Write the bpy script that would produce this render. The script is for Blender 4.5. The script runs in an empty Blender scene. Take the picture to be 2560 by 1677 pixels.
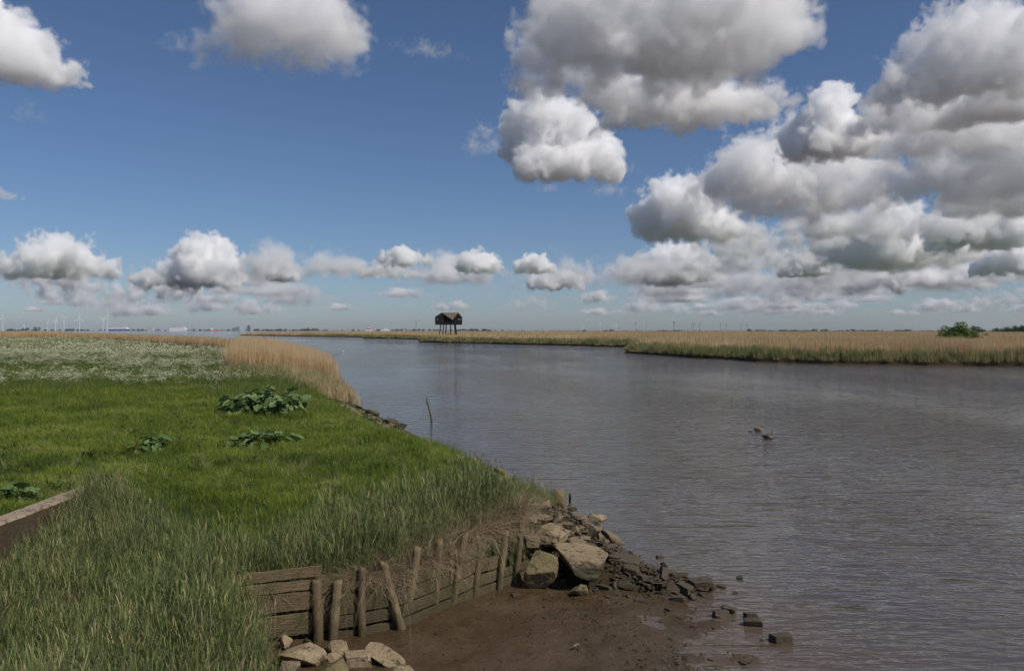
import bpy, bmesh, math, random
import numpy as np
from mathutils import Vector, Matrix, noise as mnoise

S = bpy.context.scene
C = S.collection
R = math.radians
rnd = random.Random(7)
rng = np.random.default_rng(7)
H = 5.0            # eye height above the river, metres
F = 2000.0         # focal length in photograph pixels (2560 wide)
HZ = 826.0         # horizon row in the photograph


def at(px, py, z=0.0):
    """ground point at height z that stands at this spot of the place"""
    d = (H - z) * F / (py - HZ)
    return Vector(((px - 1280) / F * d, d, z))


def sm(t):
    t = np.clip(t, 0, 1)
    return t * t * (3 - 2 * t)


# ------------------------------------------------------------------ helpers
def link(o, parent=None):
    C.objects.link(o)
    if parent is not None:
        o.parent = parent
    return o


def tag(o, label=None, cat=None, group=None, kind=None):
    if label: o['label'] = label
    if cat: o['category'] = cat
    if group: o['group'] = group
    if kind: o['kind'] = kind
    return o


def empty(name, loc, rz=0.0):
    o = bpy.data.objects.new(name, None)
    o.empty_display_size = .2
    o.location = loc
    o.rotation_euler = (0, 0, rz)
    return link(o)


def mesh(name, v, f, mats, smooth=False, mi=None):
    me = bpy.data.meshes.new(name)
    v = np.asarray(v, dtype=np.float32).reshape(-1, 3)
    if isinstance(f, np.ndarray):
        n, k = f.shape
        me.vertices.add(len(v)); me.vertices.foreach_set('co', v.ravel())
        me.loops.add(n * k); me.loops.foreach_set('vertex_index', f.astype(np.int32).ravel())
        me.polygons.add(n); me.polygons.foreach_set('loop_start', np.arange(0, n * k, k, dtype=np.int32))
        me.update(calc_edges=True)
    else:
        me.from_pydata(v.tolist(), [], f)
    for m in (mats if isinstance(mats, (list, tuple)) else [mats]):
        me.materials.append(m)
    if mi is not None:
        me.polygons.foreach_set('material_index', np.asarray(mi, dtype=np.int32))
    if smooth:
        me.polygons.foreach_set('use_smooth', np.ones(len(me.polygons), dtype=bool))
    me.update()
    return me


def obj(name, me, parent=None, loc=None, rot=None, scale=None):
    o = bpy.data.objects.new(name, me)
    if loc is not None: o.location = loc
    if rot is not None: o.rotation_euler = rot
    if scale is not None: o.scale = scale
    return link(o, parent)


class MB:
    """collects simple solids that form ONE part"""
    def __init__(s): s.v = []; s.f = []

    def poly(s, pts, faces):
        n = len(s.v); s.v += [tuple(p) for p in pts]; s.f += [tuple(i + n for i in q) for q in faces]

    def box(s, c, d, M=None):
        x, y, z = [k / 2 for k in d]
        p = [Vector((a * x, b * y, e * z)) for a in (-1, 1) for b in (-1, 1) for e in (-1, 1)]
        if M is not None: p = [M @ q for q in p]
        s.poly([q + Vector(c) for q in p], [(0, 1, 3, 2), (4, 6, 7, 5), (0, 4, 5, 1), (2, 3, 7, 6), (0, 2, 6, 4), (1, 5, 7, 3)])

    def tube(s, pts, rad, n=8, cap=True):
        pts = [Vector(p) for p in pts]
        rings = []
        for i, p in enumerate(pts):
            t = (pts[min(i + 1, len(pts) - 1)] - pts[max(i - 1, 0)]).normalized()
            a = t.orthogonal().normalized() if i == 0 else (rings_a - t * rings_a.dot(t)).normalized()
            rings_a = a
            b = t.cross(a)
            r = rad[i] if isinstance(rad, (list, tuple)) else rad
            rings.append([p + (a * math.cos(2 * math.pi * k / n) + b * math.sin(2 * math.pi * k / n)) * r for k in range(n)])
        v = [q for g in rings for q in g]
        f = [(i * n + k, i * n + (k + 1) % n, (i + 1) * n + (k + 1) % n, (i + 1) * n + k) for i in range(len(pts) - 1) for k in range(n)]
        if cap: f += [tuple(range(n))[::-1], tuple((len(pts) - 1) * n + k for k in range(n))]
        s.poly(v, f)

    def prism(s, outline, y0, y1):
        n = len(outline)
        s.poly([(x, y0, z) for x, z in outline] + [(x, y1, z) for x, z in outline],
               [tuple(range(n)), tuple(range(2 * n - 1, n - 1, -1))] + [(i, i + n, (i + 1) % n + n, (i + 1) % n) for i in range(n)])

    def build(s, name, m, parent=None, smooth=False, loc=None, rot=None):
        me = mesh(name, s.v, s.f, m, smooth)
        bm = bmesh.new(); bm.from_mesh(me); bmesh.ops.recalc_face_normals(bm, faces=bm.faces); bm.to_mesh(me); bm.free()
        return obj(name, me, parent, loc, rot)


# ------------------------------------------------------------------ materials
class Mat:
    def __init__(s, name):
        s.m = bpy.data.materials.new(name); s.m.use_nodes = True
        s.t = s.m.node_tree; s.p = s.t.nodes['Principled BSDF']; s.out = s.t.nodes['Material Output']

    def n(s, typ, **kw):
        k = s.t.nodes.new(typ)
        for a, b in kw.items(): setattr(k, a, b)
        return k

    def put(s, sock, val):
        if isinstance(val, bpy.types.NodeSocket): s.t.links.new(val, sock)
        else: sock.default_value = val

    def math(s, op, a, b=0.0, clamp=False):
        k = s.n('ShaderNodeMath', operation=op, use_clamp=clamp); s.put(k.inputs[0], a); s.put(k.inputs[1], b); return k.outputs[0]

    def coord(s, kind='Object', scale=(1, 1, 1), rot=(0, 0, 0)):
        if kind == 'World': o = s.n('ShaderNodeNewGeometry').outputs['Position']
        else: o = s.n('ShaderNodeTexCoord').outputs[kind]
        mp = s.n('ShaderNodeMapping'); s.put(mp.inputs['Vector'], o); mp.inputs['Scale'].default_value = scale; mp.inputs['Rotation'].default_value = rot
        return mp.outputs[0]

    def noise(s, vec, scale, detail=4, rough=.55, dist=0.0):
        k = s.n('ShaderNodeTexNoise'); s.put(k.inputs['Vector'], vec); k.inputs['Scale'].default_value = scale
        k.inputs['Detail'].default_value = detail; k.inputs['Roughness'].default_value = rough; k.inputs['Distortion'].default_value = dist
        return k.outputs[0]

    def ramp(s, fac, stops):
        k = s.n('ShaderNodeValToRGB'); s.put(k.inputs[0], fac); e = k.color_ramp.elements
        while len(e) < len(stops): e.new(.5)
        for i, (p, c) in enumerate(stops):
            e[i].position = p; e[i].color = (*c, 1) if len(c) == 3 else c
        return k.outputs[0]

    def mix(s, fac, a, b, blend='MIX'):
        k = s.n('ShaderNodeMix', data_type='RGBA', blend_type=blend)
        s.put(k.inputs[0], fac)
        for sock, val in ((k.inputs[6], a), (k.inputs[7], b)):
            s.put(sock, (*val, 1) if isinstance(val, tuple) and len(val) == 3 else val)
        return k.outputs[2]

    def step(s, x, lo, hi):
        k = s.n('ShaderNodeMapRange', interpolation_type='SMOOTHSTEP'); s.put(k.inputs[0], x)
        k.inputs[1].default_value = lo; k.inputs[2].default_value = hi
        return k.outputs[0]

    def bump(s, h, dist, strength=1.0, prev=None):
        k = s.n('ShaderNodeBump'); s.put(k.inputs['Height'], h); k.inputs['Distance'].default_value = dist; k.inputs['Strength'].default_value = strength
        if prev is not None: s.put(k.inputs['Normal'], prev)
        return k.outputs[0]

    def done(s, col=None, rough=.8, normal=None, spec=.3):
        if col is not None: s.put(s.p.inputs['Base Color'], (*col, 1) if isinstance(col, tuple) and len(col) == 3 else col)
        s.put(s.p.inputs['Roughness'], rough); s.p.inputs['Specular IOR Level'].default_value = spec
        if normal is not None: s.put(s.p.inputs['Normal'], normal)
        return s.m


def plain(name, c, rough=.6, var=.25, scale=3.0):
    m = Mat(name)
    n = m.noise(m.coord(), scale)
    return m.done(m.mix(n, tuple(k * (1 - var) for k in c), tuple(k * (1 + var) for k in c)), rough)


def blade_mat(name, stops, trans=.35, rough=.55, spread=.5):
    """leaf colour runs along a ramp by the clump's own tint and the blade's own shade"""
    m = Mat(name)
    a = m.n('ShaderNodeAttribute', attribute_type='INSTANCER', attribute_name='tint').outputs['Fac']
    b = m.n('ShaderNodeAttribute', attribute_type='GEOMETRY', attribute_name='shade').outputs['Fac']
    f = m.math('ADD', a, m.math('MULTIPLY', m.math('SUBTRACT', b, .5), spread), True)
    col = m.ramp(f, stops)
    m.done(col, rough, spec=.25)
    tr = m.n('ShaderNodeBsdfTranslucent'); m.put(tr.inputs[0], col)
    mx = m.n('ShaderNodeMixShader'); mx.inputs[0].default_value = trans
    m.t.links.new(m.p.outputs[0], mx.inputs[1]); m.t.links.new(tr.outputs[0], mx.inputs[2]); m.t.links.new(mx.outputs[0], m.out.inputs[0])
    return m.m


M = {}
M['lawn'] = blade_mat('lawn_blades', [(0, (.07, .1, .02)), (.35, (.165, .235, .028)), (.7, (.265, .33, .045)), (1, (.4, .36, .13))], .38, spread=.6)
M['meadow'] = blade_mat('meadow_blades', [(0, (.08, .115, .03)), (.4, (.15, .2, .045)), (.75, (.22, .26, .08)), (1, (.42, .36, .18))], .38)
M['reed_green'] = blade_mat('young_reed', [(0, (.07, .1, .036)), (.4, (.16, .2, .066)), (.75, (.25, .28, .1)), (1, (.44, .36, .2))], .3, spread=.8)
M['reed_dry'] = blade_mat('dry_reed', [(0, (.36, .245, .13)), (.5, (.62, .455, .25)), (1, (.75, .6, .38))], .3)
M['straw'] = blade_mat('straw', [(0, (.14, .095, .055)), (.5, (.31, .245, .145)), (1, (.54, .44, .29))], .2)
M['umbel'] = plain('umbel_white', (.58, .58, .4), .7, .12)
M['stalk'] = plain('herb_stalk', (.07, .12, .03), .6)


def leaf_mat():
    m = Mat('burdock_leaf')
    sh = m.n('ShaderNodeAttribute', attribute_type='GEOMETRY', attribute_name='shade').outputs['Fac']
    n = m.noise(m.coord(), 9)
    col = m.mix(m.math('MULTIPLY', sh, n), (.085, .14, .04), (.26, .35, .14))
    m.done(col, .5, m.bump(n, .02), .3)
    tr = m.n('ShaderNodeBsdfTranslucent'); m.put(tr.inputs[0], col)
    mx = m.n('ShaderNodeMixShader'); mx.inputs[0].default_value = .2
    m.t.links.new(m.p.outputs[0], mx.inputs[1]); m.t.links.new(tr.outputs[0], mx.inputs[2]); m.t.links.new(mx.outputs[0], m.out.inputs[0])
    return m.m


M['leaf'] = leaf_mat()


def tree_mat(name, a, b):
    m = Mat(name)
    sh = m.n('ShaderNodeAttribute', attribute_type='GEOMETRY', attribute_name='shade').outputs['Fac']
    return m.done(m.mix(sh, a, b), .6)


M['crown'] = tree_mat('tree_leaves', (.05, .085, .015), (.15, .215, .03))
M['far_crown'] = tree_mat('distant_leaves', (.03, .05, .02), (.06, .09, .03))
M['bark'] = plain('bark', (.07, .055, .04), .9, .4, 8)


def rock_mat(name, a, b, tide=True, lichen=0.0, dark=(.035, .033, .02)):
    m = Mat(name)
    ob = m.coord('Object'); wp = m.coord('World')
    big = m.noise(ob, 2.2, 5, .6); fine = m.noise(ob, 22, 5, .7); spots = m.noise(wp, 7, 4, .65)
    col = m.mix(big, a, b)
    col = m.mix(m.step(fine, .45, .75), col, tuple(k * .62 for k in a))
    col = m.mix(m.step(spots, .55, .64), col, (.075, .06, .036))
    col = m.mix(m.math('MULTIPLY', m.step(m.noise(wp, 60, 3, .7), .52, .7), .5), col, tuple(k * .5 for k in a))
    if lichen: col = m.mix(m.math('MULTIPLY', m.step(m.noise(wp, 4.5, 3), .48, .58), lichen), col, (.36, .19, .05))
    rough = .85
    if tide:
        z = m.n('ShaderNodeSeparateXYZ'); m.put(z.inputs[0], m.n('ShaderNodeNewGeometry').outputs['Position'])
        wet = m.math('SUBTRACT', 1.0, m.step(m.math('ADD', z.outputs[2], m.math('MULTIPLY', m.math('SUBTRACT', spots, .5), .5)), .22 + (tide if tide is not True else 0), .5 + (tide if tide is not True else 0)))
        col = m.mix(m.math('MULTIPLY', wet, .85), col, m.mix(fine, dark, tuple(k * 2.2 for k in dark)))
        rough = m.math('SUBTRACT', .85, m.math('MULTIPLY', wet, .4))
    return m.done(col, rough, m.bump(fine, .02, .9, m.bump(big, .06, .6)), .35)


M['rock'] = rock_mat('tan_stone', (.14, .105, .062), (.29, .22, .135))
M['rock_pale'] = rock_mat('pale_stone', (.25, .19, .11), (.36, .28, .175), False)
M['rock_tide'] = rock_mat('tide_stone', (.2, .15, .085), (.36, .275, .165), .2)
M['rock_moss'] = rock_mat('mossy_stone', (.13, .11, .045), (.22, .17, .09), False)
M['rock_dark'] = rock_mat('wet_stone', (.055, .043, .027), (.125, .1, .064), False)
M['rock_shore'] = rock_mat('shore_stone', (.13, .095, .06), (.27, .2, .125), True, .3)


def wood_mat(name, a, b, moss=(.07, .07, .025), grain=(1.2, 9, 9)):
    m = Mat(name)
    ob = m.coord('Object', grain); g = m.noise(ob, 3, 6, .65, .6); blot = m.noise(m.coord('World'), 3.1, 4, .6); fine = m.noise(m.coord('World'), 26, 4, .7)
    col = m.mix(g, a, b)
    rn = m.n('ShaderNodeObjectInfo').outputs['Random']
    col = m.mix(1.0, col, m.mix(rn, (.62, .62, .6), (1.15, 1.12, 1.05)), 'MULTIPLY')
    col = m.mix(m.math('MULTIPLY', m.step(blot, .5, .68), .75), col, moss)
    col = m.mix(m.math('MULTIPLY', m.step(fine, .55, .75), .6), col, tuple(k * .4 for k in a))
    z = m.n('ShaderNodeSeparateXYZ'); m.put(z.inputs[0], m.n('ShaderNodeNewGeometry').outputs['Position'])
    wet = m.math('SUBTRACT', 1.0, m.step(m.math('ADD', z.outputs[2], m.math('MULTIPLY', m.math('SUBTRACT', blot, .5), .7)), .25, .55))
    col = m.mix(m.math('MULTIPLY', wet, .62), col, m.mix(fine, (.04, .038, .018), (.105, .085, .048)))
    return m.done(col, m.math('SUBTRACT', .88, m.math('MULTIPLY', wet, .35)), m.bump(m.math('ADD', g, m.math('MULTIPLY', fine, .4)), .025, 1.0), .25)


M['plank'] = wood_mat('old_plank', (.085, .064, .038), (.215, .163, .098), (.06, .065, .022))
M['post'] = wood_mat('old_post', (.125, .095, .055), (.3, .225, .135), grain=(9, 9, 1.2))
M['stick'] = wood_mat('drift_stick', (.08, .06, .035), (.15, .12, .07))


def mud_mat():
    m = Mat('wet_mud'); w = m.coord('World')
    a = m.noise(w, 1.1, 5, .6); b = m.noise(w, 13, 6, .7); c = m.noise(w, 45, 3, .6)
    col = m.mix(a, (.06, .038, .019), (.105, .07, .036))
    col = m.mix(m.step(b, .55, .72), col, (.035, .022, .013))
    h = m.math('ADD', m.math('MULTIPLY', b, 1.0), m.math('MULTIPLY', c, .3))
    return m.done(col, m.math('ADD', .17, m.math('MULTIPLY', m.step(a, .42, .62), .4)), m.bump(h, .045, 1.0), .32)


M['mud'] = mud_mat()


def soil_mat(name, a, b):
    m = Mat(name); w = m.coord('World')
    n = m.noise(w, 1.5, 6, .65); f = m.noise(w, 14, 4, .7)
    return m.done(m.mix(m.math('MULTIPLY', n, m.math('ADD', f, .5)), a, b), .95, m.bump(f, .05, .8), .15)


M['dark_face'] = soil_mat('dark_face_concrete', (.05, .038, .024), (.12, .092, .06))
M['soil'] = soil_mat('bank_soil', (.022, .035, .01), (.055, .075, .02))
M['marsh'] = soil_mat('marsh_soil', (.028, .02, .012), (.075, .055, .03))
M['far_land'] = soil_mat('far_land', (.04, .06, .025), (.08, .1, .045))


def water_mat():
    m = Mat('river_water')
    def wave(rz, sx, sy, scale, det, dist):
        return m.noise(m.coord('World', (sx, sy, 1), (0, 0, R(rz))), scale, det, .5, dist)
    w1 = wave(-38, .45, 1.5, .85, 1.5, .5)
    w1 = m.math('ADD', m.math('MULTIPLY', w1, .45), m.math('MULTIPLY', m.math('SUBTRACT', 1.0, m.math('ABSOLUTE', m.math('SUBTRACT', m.math('MULTIPLY', w1, 2.0), 1.0))), .42))
    w2 = wave(-26, .5, 1.7, 2.9, 2, .3)
    w3 = wave(30, .7, 1.5, 5.5, 2, .2)
    calm = m.step(m.noise(m.coord('World', (1, .4, 1)), .05, 3), .3, .68)
    h = m.math('ADD', m.math('MULTIPLY', w1, 1.0), m.math('ADD', m.math('MULTIPLY', w2, .38), m.math('MULTIPLY', w3, .12)))
    h = m.math('MULTIPLY', h, m.math('ADD', .25, m.math('MULTIPLY', calm, 1.05)))
    silt = m.noise(m.coord('World', (1, .6, 1)), .18, 4)
    sx_ = m.n('ShaderNodeVectorMath', operation='DISTANCE'); m.put(sx_.inputs[0], m.coord('World', (1, .8, 1))); sx_.inputs[1].default_value = (1.5, 9.6, 0)
    murk = m.math('SUBTRACT', 1.0, m.step(m.math('ADD', sx_.outputs['Value'], m.math('MULTIPLY', silt, 3.0)), 2.5, 7.5))
    m.done(m.mix(m.math('MULTIPLY', murk, .8), m.mix(silt, (.074, .065, .06), (.098, .085, .076)), (.1, .07, .045)), .05, m.bump(h, .25, 1.0), .75)
    m.p.inputs['IOR'].default_value = 1.33
    return m.m


M['water'] = water_mat()


def concrete_mat():
    m = Mat('weathered_concrete'); w = m.coord('World')
    a = m.noise(w, 1.6, 5, .6); f = m.noise(w, 30, 4, .7); st = m.noise(m.coord('World', (3, 3, .5)), 2.2, 4)
    col = m.mix(a, (.2, .15, .105), (.36, .29, .21))
    col = m.mix(m.step(st, .5, .7), col, (.11, .085, .06))
    return m.done(col, .9, m.bump(f, .012, .8), .2)


M['concrete'] = concrete_mat()
M['hide_wall'] = plain('black_timber', (.012, .012, .013), .7, .5, 2)
M['thatch'] = plain('reed_thatch', (.25, .2, .135), .9, .35, 1.6)
M['light_paint'] = plain('window_light_paint', (.75, .78, .8), .2, .05)  # pale colour painted in for daylight seen through the hide's openings
M['turbine'] = plain('turbine_white', (.8, .8, .82), .5, .04, .05)
M['turbine_dark'] = plain('turbine_grey', (.2, .22, .26), .5, .04, .05)
M['ship_white'] = plain('ship_white', (.85, .85, .83), .5, .04, .05)
M['ship_blue'] = plain('ship_blue', (.06, .1, .28), .5, .1, .05)
M['ship_red'] = plain('ship_red', (.5, .07, .06), .5, .1, .05)
M['grey_wall'] = plain('harbour_grey', (.22, .24, .29), .7, .15, .05)
M['pale_wall'] = plain('harbour_pale', (.55, .53, .5), .7, .1, .05)
M['silo'] = plain('silo_dark', (.1, .12, .15), .6, .1, .05)

# ------------------------------------------------------------------ shoreline and terrain
SH_Y = [7, 10.2, 11.2, 11.8, 12.1, 12.72, 12.98, 13.34, 13.82, 14.26, 14.92, 15.35, 15.75, 16.2, 18, 20, 22, 24, 26.7, 30.9, 34, 42.7, 54.3, 74.6, 92, 104, 150, 200, 330, 430]
SH_X = [-3.0, -2.95, -3.1, -3.45, -4.3, -3.08, -2.45, -1.87, -1.5, -1.18, -.77, -.33, -.02, .2, .55, .9, 1.0, .8, .27, -1.39, -3.06, -6.3, -10.6, -16.8, -21.5, -26, -52, -84, -170, -250]
WD_Y = [7, 11.4, 11.95, 16.0, 16.6, 20, 25, 31, 60, 430]
WD_X = [1.1, 1.0, .1, .1, 1.2, 2.0, 4.0, 7.0, 7.5, 8]


def shore(y): return np.interp(y, SH_Y, SH_X)


def base_h(x, y):
    """height of the grassy land well inside the bank"""
    low = .62 + .9 * sm((y - 9) / 11) - .5 * sm((-4.6 - x) / 1.6) * sm((17.2 - y) / 2.5)
    h = np.where(y > 20, 1.5, low)
    h = np.where(x < -9.5, np.maximum(h, 1.45), h)
    return h


def land_h(x, y):
    x = np.asarray(x, float); y = np.asarray(y, float)
    w = np.interp(y, WD_Y, WD_X)
    inl = shore(y) - x
    t = np.where(w < 2.2, sm(inl / w), 1 - (1 - np.clip(inl / w, 0, 1)) ** 1.35)
    n = .05 * np.sin(x * 1.7 + 1.3 * np.sin(y * .9)) * np.cos(y * 1.3) + .03 * np.sin(x * 4.1 + y * 2.7) * np.sin(y * 3.3 - x)
    lo = np.where(w < 2.2, -.35, np.clip(inl * .5, -.35, 0))
    return lo + (base_h(x, y) - np.where(w < 2.2, -.35, 0) + n) * t


rows = np.unique(np.concatenate([np.geomspace(7.5, 430, 190), np.linspace(12, 16.5, 60)]))
cols = 150
gv = []
for y in rows:
    xr = float(shore(y)) + .5; xl = -.82 * y - 6
    t = np.linspace(0, 1, cols); xs = xr - (xr - xl) * (.25 * t + .75 * t ** 2.2)
    gv.append(np.stack([xs, np.full(cols, y), land_h(xs, np.full(cols, y))], 1))
gv = np.concatenate(gv)
ii = np.arange(len(rows) - 1)[:, None] * cols + np.arange(cols - 1)[None, :]
ii = ii.ravel()
gf = np.stack([ii, ii + cols, ii + cols + 1, ii + 1], 1)
tag(obj('river_bank', mesh('river_bank', gv, gf, M['soil'], True)), kind='structure')

# river, one sheet to the horizon
tag(obj('river', mesh('river', [(-15800, -20, 0), (15800, -20, 0), (15800, 15800, 0), (-15800, 15800, 0)], [(0, 1, 2, 3)], M['water'])), kind='structure')


# mud flat
def mud_h(x, y):
    return .17 - .0262 * (x + 3.5) - .012 * np.maximum(0, y - 15) + .012 * np.sin(3.1 * x + 2 * np.sin(1.7 * y)) + .009 * np.sin(5.3 * y - 2.2 * x) + .006 * np.sin(9.1 * x + 4.7 * y)


mx, my = np.meshgrid(np.linspace(-5, 6.5, 260), np.linspace(8, 18, 230))
mz = mud_h(mx, my)
for i in range(mz.shape[0]):
    for j in range(mz.shape[1]):
        mz[i, j] += .022 * mnoise.fractal(Vector((mx[i, j] * 2.6, my[i, j] * 2.6, 3)), .8, 2.1, 4)
k = mx.shape[1]
ii = (np.arange(mx.shape[0] - 1)[:, None] * k + np.arange(k - 1)[None, :]).ravel()
tag(obj('mud_flat', mesh('mud_flat', np.stack([mx, my, mz], -1).reshape(-1, 3), np.stack([ii, ii + 1, ii + k + 1, ii + k], 1), M['mud'], True)), kind='structure')

# right bank marsh
RP = [(420, 60), (150, 88), (110, 98), (69.6, 108.7), (54, 116), (39.2, 126.6), (38.4, 132), (31, 152), (25.9, 178), (27, 190), (32, 215), (36, 238), (12, 272), (-10, 305), (-39.7, 345), (-40, 380), (-34, 425), (-52, 456), (-98, 526), (-92, 580), (-150, 650), (-283, 833), (-330, 1100), (-300, 2200), (0, 3500), (3800, 3500), (3800, 60)]


def densify(p, step):
    o = []
    for a, b in zip(p, p[1:]):
        n = max(1, int(math.dist(a, b) / step)) if math.dist(a, b) < 400 else 1
        for q in range(n): o.append((a[0] + (b[0] - a[0]) * q / n, a[1] + (b[1] - a[1]) * q / n))
    return o + [p[-1]]


RS = densify(RP, 2.2)
RS = [(x + 1.3 * mnoise.noise(Vector((x * .12, y * .12, 0))) + .5 * mnoise.noise(Vector((x * .6, y * .6, 4))), y + 1.6 * mnoise.noise(Vector((x * .12, y * .12, 9))) + .7 * mnoise.noise(Vector((x * .6, y * .6, 7)))) if y < 1000 and x < 400 else (x, y) for x, y in RS]


def offset(p, d):
    o = []
    for i in range(len(p)):
        a = Vector(p[max(i - 1, 0)]); b = Vector(p[min(i + 1, len(p) - 1)]); t = (b - a).normalized()
        o.append((p[i][0] + t.y * d, p[i][1] - t.x * d))
    return o


rings = [(offset(RS, -1.0), -.3), (RS, .05), (offset(RS, .35), .55), (offset(RS, 1.6), .8)]
v = [(x, y, z + .12 * mnoise.noise(Vector((x * 1.1, y * 1.1, 2)))) for p, z in rings for x, y in p]
n = len(RS)
f = [(r * n + i, r * n + i + 1, (r + 1) * n + i + 1, (r + 1) * n + i) for r in range(3) for i in range(n - 1)]
f.append(tuple(3 * n + i for i in range(n)))
tag(obj('marsh_land', mesh('marsh_land', v, f, M['marsh'])), kind='structure')

# far shore across the estuary
fs = [(-9000, 8600), (-5200, 8300), (-3000, 9300), (-1500, 9700), (600, 9400), (3000, 7600), (5200, 5600), (7000, 3300), (15500, 3300), (15500, 15500), (-15500, 15500), (-15500, 8600)]
tag(obj('far_shore', mesh('far_shore', [(x, y, .6) for x, y in fs], [tuple(range(len(fs)))], M['far_land'])), kind='structure')


def in_poly(px, py, poly):
    inside = np.zeros(len(px), bool); j = len(poly) - 1
    for i in range(len(poly)):
        xi, yi = poly[i]; xj, yj = poly[j]
        c = ((yi > py) != (yj > py)) & (px < (xj - xi) * (py - yi) / (yj - yi + 1e-12) + xi)
        inside ^= c; j = i
    return inside


def dist_line(px, py, line):
    d = np.full(len(px), 1e9)
    for (x0, y0), (x1, y1) in zip(line, line[1:]):
        dx, dy = x1 - x0, y1 - y0; t = np.clip(((px - x0) * dx + (py - y0) * dy) / (dx * dx + dy * dy + 1e-9), 0, 1)
        d = np.minimum(d, np.hypot(px - x0 - t * dx, py - y0 - t * dy))
    return d


# ------------------------------------------------------------------ plant clumps used by the stuff objects
def blades(n, rad, h0, h1, w, lean, seg=3, seed=0, droop=.0, out=0.0, root=None, twist=1.0, shade0=0, shade1=1):
    r = np.random.default_rng(seed)
    a = r.uniform(0, 2 * np.pi, n); q = rad * np.sqrt(r.uniform(0, 1, n))
    base = np.stack([q * np.cos(a), q * np.sin(a), np.zeros(n)], 1) if root is None else root
    az = np.where(r.uniform(0, 1, n) < out, a, r.uniform(0, 2 * np.pi, n))
    h = r.uniform(h0, h1, n); le = np.abs(r.normal(0, lean, n)); dr = r.uniform(0, droop, n) if droop else np.zeros(n)
    dirv = np.stack([np.cos(az), np.sin(az), np.zeros(n)], 1)
    wa = az + np.pi / 2 + r.normal(0, .5 * twist, n)
    wv = np.stack([np.cos(wa), np.sin(wa), np.zeros(n)], 1)
    ws = w * r.uniform(.6, 1.3, n)
    V = []
    for s in range(seg + 1):
        t = s / seg
        c = base + dirv * (h * (le * t ** 1.6 + dr * .5 * t ** 3))[:, None]
        c[:, 2] += h * (t * (1 - .12 * le) - dr * t ** 3 * .75)
        wd = (ws * (1 - t ** 1.5) * (.55 + .45 * min(1, t * 4)) + .0004)[:, None] * .5
        V += [c - wv * wd, c + wv * wd]
    V = np.stack(V, 1)
    k = 2 * (seg + 1)
    o = np.arange(n)[:, None] * k
    Fs = np.concatenate([np.stack([o[:, 0] + 2 * s, o[:, 0] + 2 * s + 1, o[:, 0] + 2 * s + 3, o[:, 0] + 2 * s + 2], 1) for s in range(seg)])
    sh = np.repeat(r.uniform(shade0, shade1, n), k)
    return V.reshape(-1, 3), Fs, sh


def join(parts):
    V, Fs, Sh, Mi = [], [], [], []
    o = 0
    for (v, f, s, mi) in parts:
        V.append(v); Fs.append(f + o); Sh.append(s); Mi.append(np.full(len(f), mi)); o += len(v)
    return np.concatenate(V), np.concatenate(Fs), np.concatenate(Sh), np.concatenate(Mi)


def clump(name, parts, mats):
    v, f, s, mi = join(parts)
    me = mesh(name, v, f, mats, False, mi)
    at_ = me.attributes.new('shade', 'FLOAT', 'POINT'); at_.data.foreach_set('value', s.astype(np.float32))
    return bpy.data.objects.new(name, me)


def family(name, objs):
    c = bpy.data.collections.new(name)
    for o in objs: c.objects.link(o)
    return c


def stalks(n, rad, h0, h1, seed, leaf=.3, lw=.016, nl=6, lean=.12, tip=0.5):
    """reed stems, each with long leaves set up its length"""
    r = np.random.default_rng(seed)
    P = []
    for i in range(n):
        a = r.uniform(0, 6.28); q = rad * math.sqrt(r.uniform()); h = r.uniform(h0, h1); az = r.uniform(0, 6.28); le = abs(r.normal(0, lean))
        b = np.array([q * math.cos(a), q * math.sin(a), 0])
        d = np.array([math.cos(az), math.sin(az), 0])
        v, f, s = blades(1, 0, h, h, .007, le, 3, int(r.integers(1e9)), root=b[None, :]); sh = r.uniform()
        P.append((v, f, np.full(len(v), sh * .6), 0))
        for k in range(nl):
            t = .22 + .76 * (k + r.uniform(-.3, .3)) / max(1, nl - 1); t = min(t, .99)
            rt = b + d * h * le * t ** 1.6 + np.array([0, 0, h * t])
            L = leaf * r.uniform(.7, 1.25)
            v, f, s = blades(1, 0, L, L, lw, r.uniform(.25, .9) if k < nl - 1 else .15, 3, int(r.integers(1e9)), droop=.55, root=rt[None, :], twist=.4)
            P.append((v, f, np.full(len(v), np.clip(sh + r.normal(0, .18), 0, 1)), 0))
    return P


# short lawn, tall meadow tuft, cow parsley, reeds, straw
fam = {}
fam['lawn'] = family('lawn_protos', [clump('lawn_tuft', [(*blades(46, .15, .05, .17, .007, .55, 2, 10 + i, .3), 0)], [M['lawn']]) for i in range(5)])
fam['tuft'] = family('tuft_protos', [clump('grass_tuft', [(*blades(60, .16, .22, .6, .009, .45, 3, 30 + i, .5, .5), 0)], [M['lawn']]) for i in range(4)])
fam['weed'] = family('weed_protos', [clump('lawn_weed', [(*blades(13, .05, .09, .22, .045, 1.0, 4, 240 + i, .5, 1.0), 0)], [M['meadow']]) for i in range(4)])
fam['meadow'] = family('meadow_protos', [clump('meadow_tuft', [(*blades(60, .45, .3, .85, .014, .3, 2, 50 + i, .25), 0)], [M['meadow']]) for i in range(4)])
fam['reed'] = family('reed_protos', [clump('young_reed', stalks(7, .16, .75, 1.35, 70 + i), [M['reed_green']]) for i in range(6)])
fam['sedge'] = family('sedge_protos', [clump('sedge_tuft', [(*blades(42, .13, .5, 1.05, .012, .3, 4, 90 + i, .5, .5), 0)], [M['reed_green']]) for i in range(5)])
fam['straw'] = family('straw_protos', [clump('straw_tuft', [(*blades(16, .16, .5, 1.25, .008, .35, 4, 110 + i, .25), 0)], [M['straw']]) for i in range(5)])
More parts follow.
